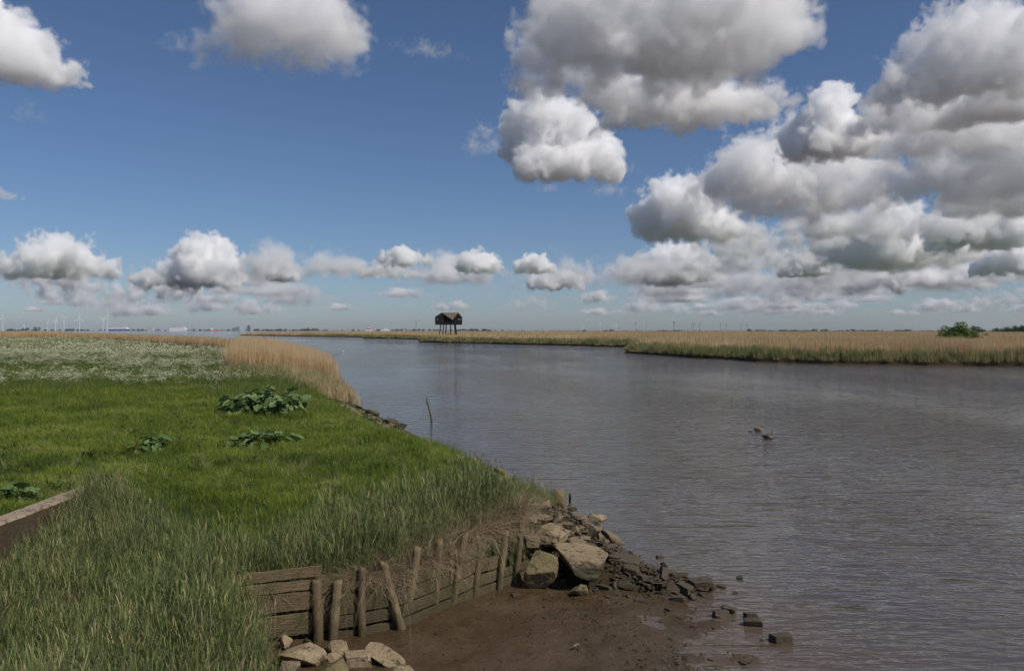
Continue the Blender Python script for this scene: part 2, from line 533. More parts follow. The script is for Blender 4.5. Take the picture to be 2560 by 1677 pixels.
fam['thatch'] = family('thatch_protos', [clump('hanging_straw', [(*blades(40, .14, .25, .6, .006, .9, 4, 130 + i, 1.6, .8), 0)], [M['straw']]) for i in range(5)])
fam['dry'] = family('dry_reed_protos', [clump('dry_reed', [(*blades(26, .45, 1.9, 2.9, .022, .1, 3, 150 + i, .08), 0), (*blades(20, .45, .9, 2.2, .02, .22, 2, 160 + i, .2), 0)], [M['reed_dry']]) for i in range(5)])
fam['farreed'] = family('far_reed_protos', [clump('far_reed', [(*blades(70, 1.0, .72, 1.0, .05, .06, 2, 170 + i), 0)], [M['reed_dry']]) for i in range(4)])
fam['fargreen'] = family('far_green_protos', [clump('far_green_reed', [(*blades(44, .55, .6, 1.0, .05, .18, 3, 190 + i, .2), 0)], [M['reed_green']]) for i in range(4)])


def parsley(seed, n=6, rad=.4, simple=False):
    r = np.random.default_rng(seed); P = []
    for i in range(n):
        a = r.uniform(0, 6.28); q = rad * math.sqrt(r.uniform()); b = np.array([q * math.cos(a), q * math.sin(a), 0.]); h = r.uniform(.6, 1.0)
        v, f, s = blades(1, 0, h, h, .009, .12, 2, int(r.integers(1e9)), root=b[None, :]); P.append((v, f, s, 0))
        for k in range(3 if simple else 5):
            c = b + np.array([r.normal(0, .13), r.normal(0, .13), h * r.uniform(.82, 1.05)]); R0 = r.uniform(.03, .055)
            if not simple:
                v, f, s = blades(1, 0, .25, .25, .006, .2, 1, int(r.integers(1e9)), root=(c - np.array([0, 0, .25]))[None, :]); P.append((v, f, s, 0))
            m = 1 if simple else 9
            for j in range(m):
                rr = R0 * math.sqrt(r.uniform()) if m > 1 else 0; aa = r.uniform(0, 6.28); s0 = R0 * 1.15 if simple else R0 * r.uniform(.25, .42)
                o = c + np.array([rr * math.cos(aa), rr * math.sin(aa), -.25 * rr * rr / R0 + r.uniform(-.004, .004)])
                nx, ny = r.normal(0, .35, 2)
                q4 = np.array([[math.cos(e), math.sin(e), -(nx * math.cos(e) + ny * math.sin(e))] for e in (r.uniform(0, 1.5) + np.arange(4) * 1.5708)]) * s0 + o
                P.append((q4, np.array([[0, 1, 2, 3]]), np.zeros(4), 1))
    v, f, s = blades(26, rad, .2, .55, .03, .6, 2, seed + 5, .4); P.append((v, f, s, 0))
    return P


fam['parsley'] = family('parsley_protos', [clump('cow_parsley', parsley(200 + i), [M['meadow'], M['umbel']]) for i in range(5)])
fam['farparsley'] = family('far_parsley_protos', [clump('far_cow_parsley', parsley(220 + i, 8, .9, True), [M['meadow'], M['umbel']]) for i in range(4)])


def scatter(name, P, scale, tint, family_col, kind='stuff', label=None, cat=None, tilt=.06, rz=None):
    n = len(P)
    me = bpy.data.meshes.new(name)
    me.vertices.add(n); me.vertices.foreach_set('co', np.asarray(P, np.float32).ravel())
    scale = np.asarray(scale, np.float32)
    if scale.ndim == 1: scale = np.repeat(scale[:, None], 3, 1)
    rot = np.stack([rng.normal(0, tilt, n), rng.normal(0, tilt, n), rng.uniform(0, 6.283, n) if rz is None else rz], 1).astype(np.float32)
    for nm, ty, pr, a in (('rot', 'FLOAT_VECTOR', 'vector', rot), ('scl', 'FLOAT_VECTOR', 'vector', scale), ('tint', 'FLOAT', 'value', np.clip(tint, 0, 1).astype(np.float32)), ('idx', 'INT', 'value', rng.integers(0, 100, n).astype(np.int32))):
        at_ = me.attributes.new(nm, ty, 'POINT'); at_.data.foreach_set(pr, np.ascontiguousarray(a).ravel())
    o = obj(name, me)
    g = bpy.data.node_groups.new(name + '_scatter', 'GeometryNodeTree')
    g.interface.new_socket('Geometry', in_out='INPUT', socket_type='NodeSocketGeometry'); g.interface.new_socket('Geometry', in_out='OUTPUT', socket_type='NodeSocketGeometry')
    N = g.nodes.new; L = g.links.new
    gi = N('NodeGroupInput'); go = N('NodeGroupOutput'); ip = N('GeometryNodeInstanceOnPoints'); ci = N('GeometryNodeCollectionInfo')
    ci.inputs['Collection'].default_value = family_col; ci.inputs['Separate Children'].default_value = True; ci.inputs['Reset Children'].default_value = True
    def na(nm, ty):
        k = N('GeometryNodeInputNamedAttribute'); k.data_type = ty; k.inputs['Name'].default_value = nm; return k.outputs['Attribute']
    e = N('FunctionNodeEulerToRotation'); L(na('rot', 'FLOAT_VECTOR'), e.inputs[0])
    L(gi.outputs[0], ip.inputs['Points']); L(ci.outputs[0], ip.inputs['Instance']); ip.inputs['Pick Instance'].default_value = True
    L(na('idx', 'INT'), ip.inputs['Instance Index']); L(e.outputs[0], ip.inputs['Rotation']); L(na('scl', 'FLOAT_VECTOR'), ip.inputs['Scale']); L(ip.outputs[0], go.inputs[0])
    o.modifiers.new('scatter', 'NODES').node_group = g
    return tag(o, label, cat, kind=kind)


def vnoise(x, y, s, z=0.0):
    return np.array([mnoise.noise(Vector((a * s, b * s, z))) for a, b in zip(x, y)])


def on_land(x, y, sink=.02): return np.stack([x, y, land_h(x, y) - sink], 1)


CONC_X = -9.3
# --- lawn
def lawn_points(n, y0, y1, p=2.0, xl=.72):
    u = rng.uniform(0, 1, n)
    y = (y0 ** p + u * (y1 ** p - y0 ** p)) ** (1 / p)
    xr = shore(y); x = -xl * y - 1 + rng.uniform(0, 1, n) * (xr + xl * y + 1)
    return x, y


x, y = lawn_points(42000, 12.3, 62, 1.55)
inl = shore(y) - x
keep = (inl > np.interp(y, [12, 16, 24, 60], [.25, .3, 2.3, 3.6]) + .4 * vnoise(x, y, .8)) & ~((np.abs(x - CONC_X) < .38) & (y < 17.9)) & ((y > 16.2) | (x < CONC_X) | (inl > .1))
x, y = x[keep], y[keep]
pat = vnoise(x, y, .35) + .6 * vnoise(x, y, 1.1, 5)
dark = np.exp(-((x + .32 * y) / (0.2 * y)) ** 2)
scatter('lawn_grass', on_land(x, y), np.interp(y, [12, 25, 60], [.85, 1.15, 2.3]) * rng.uniform(.65, 1.35, len(x)) * (1 + .55 * vnoise(x, y, 1.4, 6)), .45 + .5 * pat + .3 * vnoise(x, y, 2.6, 7) + rng.normal(0, .1, len(x)), fam['lawn'], label='short bright green lawn grass on the river bank', cat='grass')
# --- rough tufts dotted over the lawn and along its edges
x, y = lawn_points(9000, 14.5, 60, 1.6)
inl = shore(y) - x
rough = vnoise(x, y, .28, 11) + .5 * vnoise(x, y, .9, 3)
edge = (inl < 4.2) & (inl > 2.2) & (rough > -.2)
keep = (((rough > .22) | edge | ((y < 22) & (x > -8.9) & (rough > -.1)) | (y > 37 + 7 * rough)) & (inl > np.interp(y, [16, 24, 60], [.9, 2.0, 3.2]))) & ~((np.abs(x - CONC_X) < .5) & (y < 18))
x, y = x[keep], y[keep]
for bx_, by_, n_, r_ in ((-9.8, 32.2, 150, 2.1), (-7.8, 24.6, 60, 1.1), (-10.5, 23.6, 40, .9), (-11.2, 23, 30, .6), (-10.6, 17.4, 26, .6)):
    a_ = rng.uniform(0, 6.28, n_); q_ = r_ * rng.uniform(.45, 1.15, n_); x = np.concatenate([x, bx_ + q_ * np.cos(a_)]); y = np.concatenate([y, by_ + .75 * q_ * np.sin(a_)])
scatter('rough_grass', on_land(x, y), rng.uniform(.4, .95, len(x)) * np.interp(y, [15, 60], [.85, 1.3]) * (1 + .5 * vnoise(x, y, 1.3, 2)), .28 + .22 * rng.normal(0, 1, len(x)), fam['tuft'], label='darker tufts of longer grass dotted over the lawn', cat='grass')

x, y = lawn_points(5200, 15, 56, 1.6)
inl = shore(y) - x; keep = (vnoise(x, y, .55, 21) + .5 * vnoise(x, y, 2.0, 23) > .2) & (inl > 1.6) & ~((np.abs(x - CONC_X) < .5) & (y < 18)) & ((y > 19) | (x < CONC_X))
x, y = x[keep], y[keep]
scatter('lawn_weeds', on_land(x, y), rng.uniform(.6, 1.7, len(x)), .22 + .22 * rng.normal(0, 1, len(x)), fam['weed'], label='small broad leaved weeds growing through the lawn', cat='weeds')
x, y = lawn_points(700, 17, 56, 1.5)
keep = (shore(y) - x > 1.5) & ~((np.abs(x - CONC_X) < .5) & (y < 18)); x, y = x[keep], y[keep]
scatter('lawn_straw', on_land(x, y), rng.uniform(.25, .5, len(x)), .55 + .2 * rng.normal(0, 1, len(x)), fam['straw'], label='thin dry stalks standing in the lawn', cat='straw', tilt=.3)

# --- flower meadow behind the lawn
x, y = lawn_points(11000, 35, 110, 1.2)
xr = np.minimum(shore(y) - 4, -.29 * y)
front = 39 + 8 * vnoise(x, y, .07) + 2.5 * vnoise(x, y, .4) + np.where(x > -.36 * y, -3, 3)
keep = (x < xr + 1.5) & (y > front)
x, y = x[keep], y[keep]
scatter('meadow_grass', on_land(x, y), np.stack([np.interp(y, [40, 110], [1.1, 1.9])] * 2 + [rng.uniform(.6, 1.15, len(x)) * np.interp(y, [34, 52], [.42, 1.0])], 1), .38 + .2 * vnoise(x, y, .2) + rng.normal(0, .12, len(x)), fam['meadow'], label='tall green meadow grass between the lawn and the reeds', cat='grass')
x, y = lawn_points(10500, 38, 112, 1.3)
dens = .5 + .55 * vnoise(x, y, .09, 4) + .4 * vnoise(x, y, .3, 8) + np.interp(y, [38, 47, 70, 110], [-.16, .02, .2, .24])
keep = (x < np.minimum(shore(y) - 4, -.3 * y)) & (y > 38 + 9 * vnoise(x, y, .07) + np.where(x > -.36 * y, -3, 0)) & (dens > rng.uniform(.45, 1.6, len(x)))
x, y = x[keep], y[keep]
scatter('cow_parsley', on_land(x, y), rng.uniform(.75, 1.2, len(x)), .35 + .2 * rng.normal(0, 1, len(x)), fam['parsley'], label='white umbels of cow parsley flowering across the meadow', cat='wildflowers')
u = rng.uniform(0, 1, 15000); y = 100 * (345 / 100) ** u; far_k = rng.uniform(0, 1, 15000) < .17
x = -.70 * y + rng.uniform(0, 1, len(y)) * .41 * y
xg, yg = x[~far_k], y[~far_k]; x, y = x[far_k], y[far_k]
scatter('far_meadow_grass', on_land(xg, yg), np.stack([yg / 100 * 1.7] * 2 + [rng.uniform(.75, 1.1, len(xg))], 1), .6 + .15 * rng.normal(0, 1, len(xg)), fam['meadow'], label='far green part of the meadow in front of the reed strip', cat='grass')
scatter('far_meadow', on_land(x, y), np.stack([y / 100 * .9] * 2 + [np.full(len(x), 1.0) * rng.uniform(.8, 1.15, len(x))], 1), .45 + .18 * rng.normal(0, 1, len(x)), fam['farparsley'], label='far part of the flowering meadow in front of the reed strip', cat='wildflowers')

# --- dry reeds on the left bank
y = rng.uniform(62, 118, 8200); x = shore(y) - .3 - rng.uniform(0, 1, len(y)) ** 1.1 * np.maximum(3, shore(y) + .325 * y + 1.5)
inner = vnoise(x, y, .25)
keep = (y > 66 + 4 * inner + np.clip(-.8 * (shore(y) - x - 3), -7, 4))
x, y = x[keep], y[keep]
scatter('dry_reeds', on_land(x, y), np.stack([np.full(len(x), 1.0)] * 2 + [rng.uniform(.8, 1.12, len(x))], 1), .55 + .15 * rng.normal(0, 1, len(x)), fam['dry'], label='tall tan dry reeds at the corner of the left bank', cat='reeds')
y = rng.uniform(52, 84, 3400); x = shore(y) - .2 - rng.uniform(0, 1, len(y)) * 9
keep = (y > 54 + 4 * vnoise(x, y, .3) + .9 * np.maximum(0, shore(y) - x - 4))
x, y = x[keep], y[keep]
scatter('young_reeds', on_land(x, y), np.stack([np.full(len(x), .9)] * 2 + [rng.uniform(1.1, 2.1, len(x)) * np.interp(y, [52, 75], [.45, 1.0])], 1), .8 + .2 * rng.normal(0, 1, len(x)), fam['fargreen'], label='grey green young reeds in front of the tan reeds', cat='reeds')
y = rng.uniform(53, 72, 700); inl = rng.uniform(0, 1, 700) ** 1.4 * np.interp(y, [49, 72], [2.2, 7]) + .1; x = shore(y) - inl
keep = vnoise(x, y, .5, 31) + np.interp(y, [49, 58, 70], [-.25, .1, .4]) > 0; x, y = x[keep], y[keep]
scatter('bank_wisps', on_land(x, y), np.stack([np.full(len(x), .6)] * 2 + [rng.uniform(.28, .6, len(x)) * np.interp(y, [49, 70], [.7, 1.25])], 1), .5 + .2 * rng.normal(0, 1, len(x)), fam['dry'], label='thin low wisps of tan reed running down the bank edge', cat='reeds')
u = rng.uniform(0, 1, 9000); y = 118 * (430 / 118) ** u
x = shore(y) - rng.uniform(0, 1, len(y)) * np.where(y < 330, np.maximum(6, shore(y) + .31 * y), shore(y) + .78 * y)
scatter('reed_strip', on_land(x, y), np.stack([y / 130] * 2 + [np.interp(x / y, [-.64, -.45, -.3], [3.3, 2.9, 2.5]) * rng.uniform(.85, 1.08, len(x))], 1), .42 + .13 * rng.normal(0, 1, len(x)), fam['farreed'], label='strip of tan reeds behind the flowering meadow', cat='reeds')

# --- reeds over the right marsh
RL = RS[:-1]
n = 26000
u = rng.uniform(0, 1, n); y = 92 * (1500 / 92) ** (u ** 1.25); x = y * rng.uniform(-.42, .78, n)
keep = in_poly(x, y, RS); x, y = x[keep], y[keep]
de = dist_line(x, y, [p for p in RS if p[1] < 1200 and p[0] < 450])
back = np.interp(y, [100, 180, 345, 600], [4.5, 3.5, 4, 3])
tan = de > back * (.9 + .5 * vnoise(x, y, .1))
xt, yt = x[tan], y[tan]
hgt = np.interp(de[tan], [2, 12], [2.3, 3.15]) * (1 + .1 * vnoise(xt, yt, .08, 2)) * rng.uniform(.88, 1.06, len(xt))
scatter('marsh_reeds', np.stack([xt, yt, np.full(len(xt), .75)], 1), np.stack([np.maximum(1, yt / 130)] * 2 + [hgt], 1), .5 + .12 * rng.normal(0, 1, len(xt)) + .3 * vnoise(xt, yt, .025) + .2 * vnoise(xt, yt, .1, 6), fam['farreed'], label='wide field of tan reeds across the marsh', cat='reeds')
# green margin
seg = [p for p in RS if p[1] < 700 and p[0] < 200]
xs, ys, hs = [], [], []
for (x0, y0), (x1, y1) in zip(seg, seg[1:]):
    L_ = math.dist((x0, y0), (x1, y1)); d = (y0 + y1) / 2
    m = max(1, int(L_ * np.interp(d, [100, 200, 600], [11, 6, 2])))
    t = rng.uniform(0, 1, m); ty, tx = (y1 - y0) / (L_ + 1e-6), (x1 - x0) / (L_ + 1e-6)
    off = .3 + rng.uniform(0, 1, m) ** 1.3 * np.interp(d, [100, 200, 600], [5.2, 4.6, 6])
    xs.append(x0 + (x1 - x0) * t + ty * off); ys.append(y0 + (y1 - y0) * t - tx * off); hs.append(off)
x = np.concatenate(xs); y = np.concatenate(ys); off = np.concatenate(hs)
hg = np.interp(off, [.3, 1.2, 4], [1.0, 1.9, 2.3]) * rng.uniform(.75, 1.1, len(x)) * (1 + .22 * vnoise(x, y, .12, 3))
tn = .64 + .5 * (vnoise(x, y, .06, 1) > .12) * rng.uniform(0, .5, len(x)) + .18 * rng.normal(0, 1, len(x)) + .12 * vnoise(x, y, .4)
scatter('marsh_edge_reeds', np.stack([x, y, np.interp(off, [.3, 1.6], [.45, .78])], 1), np.stack([np.interp(y, [100, 600], [.85, 3.5])] * 2 + [hg], 1), tn, fam['fargreen'], label='band of green young reeds along the water edge of the marsh', cat='reeds')
k = rng.uniform(0, 1, len(x)) < .2
scatter('marsh_edge_stubble', np.stack([x[k], y[k] , np.interp(off[k], [.3, 1.6], [.35, .7])], 1), np.stack([np.interp(y[k], [100, 600], [.6, 3])] * 2 + [hg[k] * .62], 1), .3 + .2 * rng.normal(0, 1, k.sum()), fam['farreed'], label='brown dead stems at the foot of the marsh reeds', cat='reeds')

# --- tall reeds in the foreground ditch
x = rng.uniform(-9.0, -2.9, 5200); y = rng.uniform(7.8, 17.4, 5200)
inl = shore(y) - x
lim = np.interp(x, [-9, -6.2, -4.6, -3], [17.3, 15.2, 13.0, 12.2])
keep = (inl > .12) & (y < lim + .5 * vnoise(x, y, .9)) & (x > CONC_X + .2)
x, y, inl = x[keep], y[keep], inl[keep]
sz = np.interp(inl, [.1, .9], [.66, .82]) * np.interp(y, [8, 12, 17], [.95, .95, .85]) * np.interp(x, [-9, -8, -5], [.72, .95, 1.0]) * rng.uniform(.7, 1.15, len(x)) * (1 + .22 * vnoise(x, y, .6, 4))
scatter('ditch_reeds', on_land(x, y), sz, .43 + .17 * rng.normal(0, 1, len(x)) + .2 * vnoise(x, y, .7), fam['reed'], label='tall blue green young reeds filling the near ditch', cat='reeds', tilt=.12)
k = rng.uniform(0, 1, len(x)) < .4 + .3 * vnoise(x, y, .5, 8)
scatter('ditch_straw', on_land(x[k], y[k]), sz[k] * 1.08, .6 + .2 * rng.normal(0, 1, k.sum()), fam['straw'], label='dry straw stems standing among the ditch reeds', cat='straw', tilt=.12)
# --- reeds along the top of the timber wall and the bank corner
x = rng.uniform(-9, 1.0, 9000); y = rng.uniform(12.3, 23, 9000)
inl = shore(y) - x
wid = np.interp(x, [-5, -3.5, -1.5, .3], [.8, 2.4, 3.2, 3.4])
keep = (inl > .03) & (y < np.interp(x, [-4.5, -3, -1, 0, .6], [13.2, 14.6, 16.8, 19.4, 22]) + .5 * vnoise(x, y, .8)) & (x > -5.2)
x, y, inl = x[keep], y[keep], inl[keep]
lowr = np.interp(y, [12.3, 16, 18, 22], [.68, .8, .72, .5]) * np.interp(inl, [.03, .4], [.72, 1])
scatter('wall_reeds', on_land(x, y), lowr * rng.uniform(.75, 1.15, len(x)), .46 + .14 * rng.normal(0, 1, len(x)) + .12 * vnoise(x, y, .8), fam['reed'], label='green reeds growing along the top of the timber wall', cat='reeds', tilt=.14)
k = rng.uniform(0, 1, len(x)) < .36
scatter('wall_sedge', on_land(x[k], y[k]), lowr[k] * rng.uniform(.6, 1.0, k.sum()), .5 + .15 * rng.normal(0, 1, k.sum()), fam['sedge'], label='fine green sedge between the wall reeds', cat='grass', tilt=.14)
k = (rng.uniform(0, 1, len(x)) < np.interp(inl, [.1, .6, 1.6, 3], [.45, .2, .05, .0]) * np.interp(x, [-4, -2.4, 0], [.3, .8, 1.0]))
scatter('wall_straw', on_land(x[k], y[k]), lowr[k] * rng.uniform(.8, 1.2, k.sum()), .5 + .2 * rng.normal(0, 1, k.sum()), fam['straw'], label='dry straw stems along the edge of the timber wall', cat='straw', tilt=.22)
# straw hanging over the planks
yy = np.linspace(12.3, 16.4, 400); xx = shore(yy); seglen = np.hypot(np.diff(xx), np.diff(yy)); cum = np.concatenate([[0], np.cumsum(seglen)])
s_ = rng.uniform(0, cum[-1], 640); y = np.interp(s_, cum, yy); x = shore(y) - rng.uniform(-.1, .3, len(y)); den = np.interp(x, [-4, -2.9, -1.8, 0], [.06, .3, .8, 1.0]) * (.75 + .6 * vnoise(x, y, 1.6, 3)); k = rng.uniform(0, 1, len(y)) < den
x, y = x[k], y[k]
z = base_h(x, y) + rng.uniform(-.2, .14, len(x)) * np.interp(x, [-2.6, -1], [.4, 1])
scatter('hanging_straw', np.stack([x, y, z], 1), rng.uniform(.7, 1.25, len(x)), .42 + .2 * rng.normal(0, 1, len(x)), fam['thatch'], label='matted brown straw hanging over the timber wall', cat='straw', tilt=.35)
# sedge in the rubble at the corner
x = rng.uniform(.0, 1.5, 240); y = rng.uniform(16.4, 21.5, 240); k = (x < .45 + .16 * (y - 16.6)); x, y = x[k], y[k]
scatter('corner_sedge', np.stack([x, y, np.maximum(land_h(x, y), .35)], 1), rng.uniform(.5, .85, len(x)), .72 + .12 * rng.normal(0, 1, len(x)), fam['sedge'], label='bright green sedge growing out of the rubble corner', cat='grass', tilt=.12)
#PART2

# ------------------------------------------------------------------ stones
def ico(sub):
    bm = bmesh.new(); bmesh.ops.create_icosphere(bm, subdivisions=sub, radius=1)
    v = np.array([q.co[:] for q in bm.verts]); f = np.array([[q.index for q in p.verts] for p in bm.faces]); bm.free()
    return v, f


ICO = {s: ico(s) for s in (3, 4, 5)}


def rock_mesh(name, seed, dims, mat, sub=4, planes=11, blocky=0.0, rough=.05):
    r = np.random.default_rng(seed); v, f = ICO[sub]; v = v.copy()
    nr = r.normal(0, 1, (planes, 3)); nr /= np.linalg.norm(nr, axis=1)[:, None]; dk = r.uniform(.42, .78, planes)
    if blocky:
        ax = np.array([[1, 0, 0], [-1, 0, 0], [0, 1, 0], [0, -1, 0], [0, 0, 1], [0, 0, -1]]) + r.normal(0, .1, (6, 3)); ax /= np.linalg.norm(ax, axis=1)[:, None]
        nr = np.concatenate([ax, nr[:3]]); dk = np.concatenate([r.uniform(.5, .62, 6), r.uniform(.72, .85, 3)])
    for a, d in zip(nr, dk):
        t = v @ a
        over = t > d
        v[over] -= np.outer(t[over] - d, a) * .96
    o = seed * 3.7
    for i in range(len(v)):
        p = Vector(v[i])
        e = rough * mnoise.fractal(p * 2.3 + Vector((o, 0, 0)), .7, 2.2, 4) + rough * .35 * mnoise.noise(p * 11 + Vector((0, o, 0)))
        v[i] *= 1 + e
    v -= (v.max(0) + v.min(0)) / 2
    v *= np.array(dims) / (v.max(0) - v.min(0))
    return mesh(name, v, f, mat, False)


def rock(label, px, py, z, w, dep, h, seed, mat='rock', rz=0.0, tilt=(0, 0), blocky=0.0, group=None, name='stone', sub=5, planes=11, rough=.05):
    p = at(px, py, z)
    o = obj(name, rock_mesh(name, seed, (w, dep, h), M[mat], sub, planes, blocky, rough), loc=(p.x, p.y, z), rot=(tilt[0], tilt[1], rz))
    return tag(o, label, 'stone', group)


rock('largest boulder, a broad tan slab tilted over the mud in the rubble pile', 1443, 1402, .47, 1.14, 1.15, .56, 3, 'rock_tide', -.35, (.2, .2), planes=9)
rock('upright mossy green slab leaning beside the last timber posts', 1350, 1424, .42, .68, .42, .72, 14, 'rock_moss', -.3, (-.32, .02), planes=8)
rock('flat tan slab above the largest boulder, under the sedge tuft', 1378, 1330, .78, .84, .8, .36, 15, 'rock_tide', .2, (.35, .1), planes=9)
rock('rounded brown boulder at the back of the rubble beside the open water', 1396, 1247, .35, .5, .5, .55, 16, 'rock_moss', .2, (0, .2))
rock('big dark wet block below the water-side rubble, right of the largest boulder', 1564, 1410, .28, .62, .5, .34, 17, 'rock_dark', -.1, (0, .06), .6)
rock('pale tan flat stone at the water edge of the upper rubble', 1492, 1297, .5, .42, .34, .24, 18, 'rock_pale', -.4, (.1, .25))
rock('long pale splinter of stone leaning across the upper rubble', 1532, 1344, .48, .66, .2, .17, 19, 'rock', -.75, (0, .42))
rock('small rounded stone alone on the mud in front of the largest boulder', 1446, 1473, .16, .36, .26, .22, 20, 'rock_moss', -.2)
rock('dark boulder at the far tip of the rubble tongue', 1752, 1466, .08, .44, .36, .3, 21, 'rock_dark', .3, (0, 0), .5)
rock('low dark boulder just before the tip of the rubble tongue', 1712, 1474, .08, .34, .3, .26, 22, 'rock_dark', .9, (0, 0), .5)
rock('brown block tucked between the last post and the flat slab', 1327, 1352, .68, .3, .3, .22, 23, 'rock', .3, (0, .1), .7)
rock('brown block under the straw beside the last post', 1325, 1302, .9, .34, .3, .26, 24, 'rock', -.2, (.1, .1), .5)
rock('yellowish stone at the lower edge of the big dark block', 1537, 1434, .2, .34, .2, .14, 25, 'rock_pale', -.4, (0, .2))
# near corner, bottom of the picture
rock('big flat tan stone in the near corner under the timber wall', 755, 1632, .27, .74, .55, .3, 31, 'rock_pale', .1, (.12, .06), planes=9)
rock('tan stone at the foot of the first two posts', 846, 1618, .22, .36, .3, .22, 32, 'rock_pale', -.2, (.1, .2))
rock('squarish tan stone between the flat stone and the pointed stone', 892, 1650, .2, .42, .34, .26, 33, 'rock_pale', .2, (.1, 0), .5)
rock('pointed pale stone with dark stains, outermost of the near stones', 966, 1643, .2, .64, .4, .28, 34, 'rock_pale', -.5, (.1, .28), planes=9)
rock('smooth brown stone at the bottom edge below the flat stone', 832, 1676, .24, .5, .4, .3, 35, 'rock_moss', .4, (.15, 0))
rock('small wedge stone between the flat stone and the squarish stone', 836, 1646, .16, .24, .24, .16, 36, 'rock_pale', .7)
rock('small tan stone against the planks at the left end of the wall', 716, 1603, .26, .2, .2, .18, 37, 'rock_pale', .2)
rock('grey brown stone half under the near reeds', 722, 1672, .36, .4, .36, .26, 38, 'rock', .9)
rock('little grey stone on the mud under the plank gap', 768, 1603, .18, .14, .14, .12, 39, 'rock')
rock('tan stone cut by the bottom edge right of the pointed stone', 1010, 1679, .17, .3, .26, .16, 40, 'rock_pale')

# rubble pile: a ridge that runs from the bank corner out into the river
AX = [(.75, 20.4, .5), (.9, 18.6, .85), (1.2, 17.2, .72), (1.9, 16.3, .42), (2.8, 15.75, .2), (3.75, 15.25, .04)]
AW = [.7, 1.25, 1.35, 1.05, .75, .45]


def ridge(t):
    k = min(int(t * 5), 4); u = t * 5 - k
    a, b = AX[k], AX[k + 1]
    return tuple(a[i] + (b[i] - a[i]) * u for i in range(3)), AW[k] + (AW[k + 1] - AW[k]) * u, (b[0] - a[0], b[1] - a[1])


# the packed core under the loose stones
cv, cf = [], []
for i in range(41):
    (cx, cy, cz), w, (tx, ty) = ridge(i / 40 * .999); l = math.hypot(tx, ty); nx, ny = ty / l, -tx / l
    for j in range(15):
        s = (j - 7) / 7 * 1.25
        cv.append((cx + nx * s * w, cy + ny * s * w, (cz + .1) * (1 - s * s) - .1 + .05 * mnoise.noise(Vector((cx * 3, s * 4, cy * 3)))))
cf = [(i * 15 + j, i * 15 + j + 1, (i + 1) * 15 + j + 1, (i + 1) * 15 + j) for i in range(40) for j in range(14)]
tag(obj('rubble_ground', mesh('rubble_ground', cv, cf, M['marsh'], True)), kind='structure')
protos = [rock_mesh('stone', 100 + i, (1, rnd.uniform(.55, .9), rnd.uniform(.24, .5)), M['rock'], 4, 9, .6 if i % 4 == 0 else 0, .06) for i in range(10)]
dprotos = [rock_mesh('stone', 130 + i, (1, rnd.uniform(.5, .9), rnd.uniform(.25, .5)), M['rock_dark'], 4, 9, .8 if i % 4 == 0 else 0, .06) for i in range(8)]
bigs = [(1.26, 15.5, .62), (.55, 15.25, .4), (.82, 16.7, .48), (2.3, 16.1, .34), (2.26, 17.7, .3), (1.24, 14.9, .2)]
count = 0
for tries in range(6000):
    if count >= 290: break
    t = rnd.random() ** .8
    (cx, cy, cz), w, (tx, ty) = ridge(t * .999); l = math.hypot(tx, ty); nx, ny = ty / l, -tx / l
    s = rnd.uniform(-1.12, 1.12)
    X, Y = cx + nx * s * w, cy + ny * s * w
    size = rnd.choice([.1, .13, .16, .19, .22, .27, .33, .42]) * (1 if t < .6 else .82)
    if any(math.hypot(X - a, Y - b) < r * .5 + size * .16 for a, b, r in bigs) or X < shore(Y) - .15 and Y < 21: continue
    Z = (cz + .1) * (1 - s * s) - .1 + size * rnd.uniform(.1, .3)
    bigs.append((X, Y, size * .5))
    low = t > .5 or Z < .22
    me = rnd.choice(dprotos if low else protos)
    o = obj('stone', me, loc=(X, Y, Z), rot=(rnd.gauss(0, .3), rnd.gauss(0, .3), rnd.uniform(0, 6.28)), scale=(size, size * rnd.uniform(.8, 1.1), size * rnd.uniform(.8, 1.2)))
    if low: tag(o, 'small dark wet stone in the low tongue of rubble running into the river', 'stone', 'dark stones of the rubble tongue')
    else: tag(o, 'small tan stone packed in the upper rubble between the sedge and the river', 'stone', 'tan stones of the upper rubble')
    count += 1
for px, py, s, lb in ((1803, 1533, .3, 'left one of two dark bricks lying together in the shallows'), (1820, 1523, .27, 'right one of two dark bricks lying together in the shallows'), (1876, 1537, .23, 'short dark brick above a longer brick in the shallows'), (1882, 1555, .32, 'long dark brick lying under a shorter one in the shallows'),
                      (1954, 1594, .35, 'biggest loose brick, square topped, farthest out in the shallows'), (1694, 1496, .27, 'dark brick at the mud side of the rubble tongue tip'), (1664, 1478, .22, 'small dark brick among the last stones of the tongue')):
    z = .05; p = at(px, py, z)
    tag(obj('brick', rock_mesh('brick', int(px), (s, s * .62, s * .42), M['rock_dark'], 4, 6, 1.0, .02), loc=(p.x, p.y, .045), rot=(rnd.gauss(0, .08), rnd.gauss(0, .08), rnd.uniform(-.5, .2))), lb, 'brick', 'loose bricks in the shallows')
for px, py, s in ((1670, 1524, .16), (1699, 1541, .15), (1728, 1543, .1), (1735, 1565, .12), (1784, 1567, .09), (1650, 1391, .18), (1660, 1410, .22), (1850, 1443, .2), (1805, 1464, .2), (1838, 1480, .14), (1859, 1654, .16), (1873, 1653, .09), (1520, 1493, .14), (1600, 1502, .18), (1290, 1497, .16), (1905, 1597, .1)):
    p = at(px, py, .02); g = mud_h(p.x, p.y)
    tag(obj('stone', rnd.choice(dprotos), loc=(p.x, p.y, max(g, 0) + s * .1), rot=(0, 0, rnd.uniform(0, 6)), scale=(s, s, s)), 'small dark stone lying alone on the mud or in the shallows off the rubble tongue', 'stone', 'lone stones around the tongue')
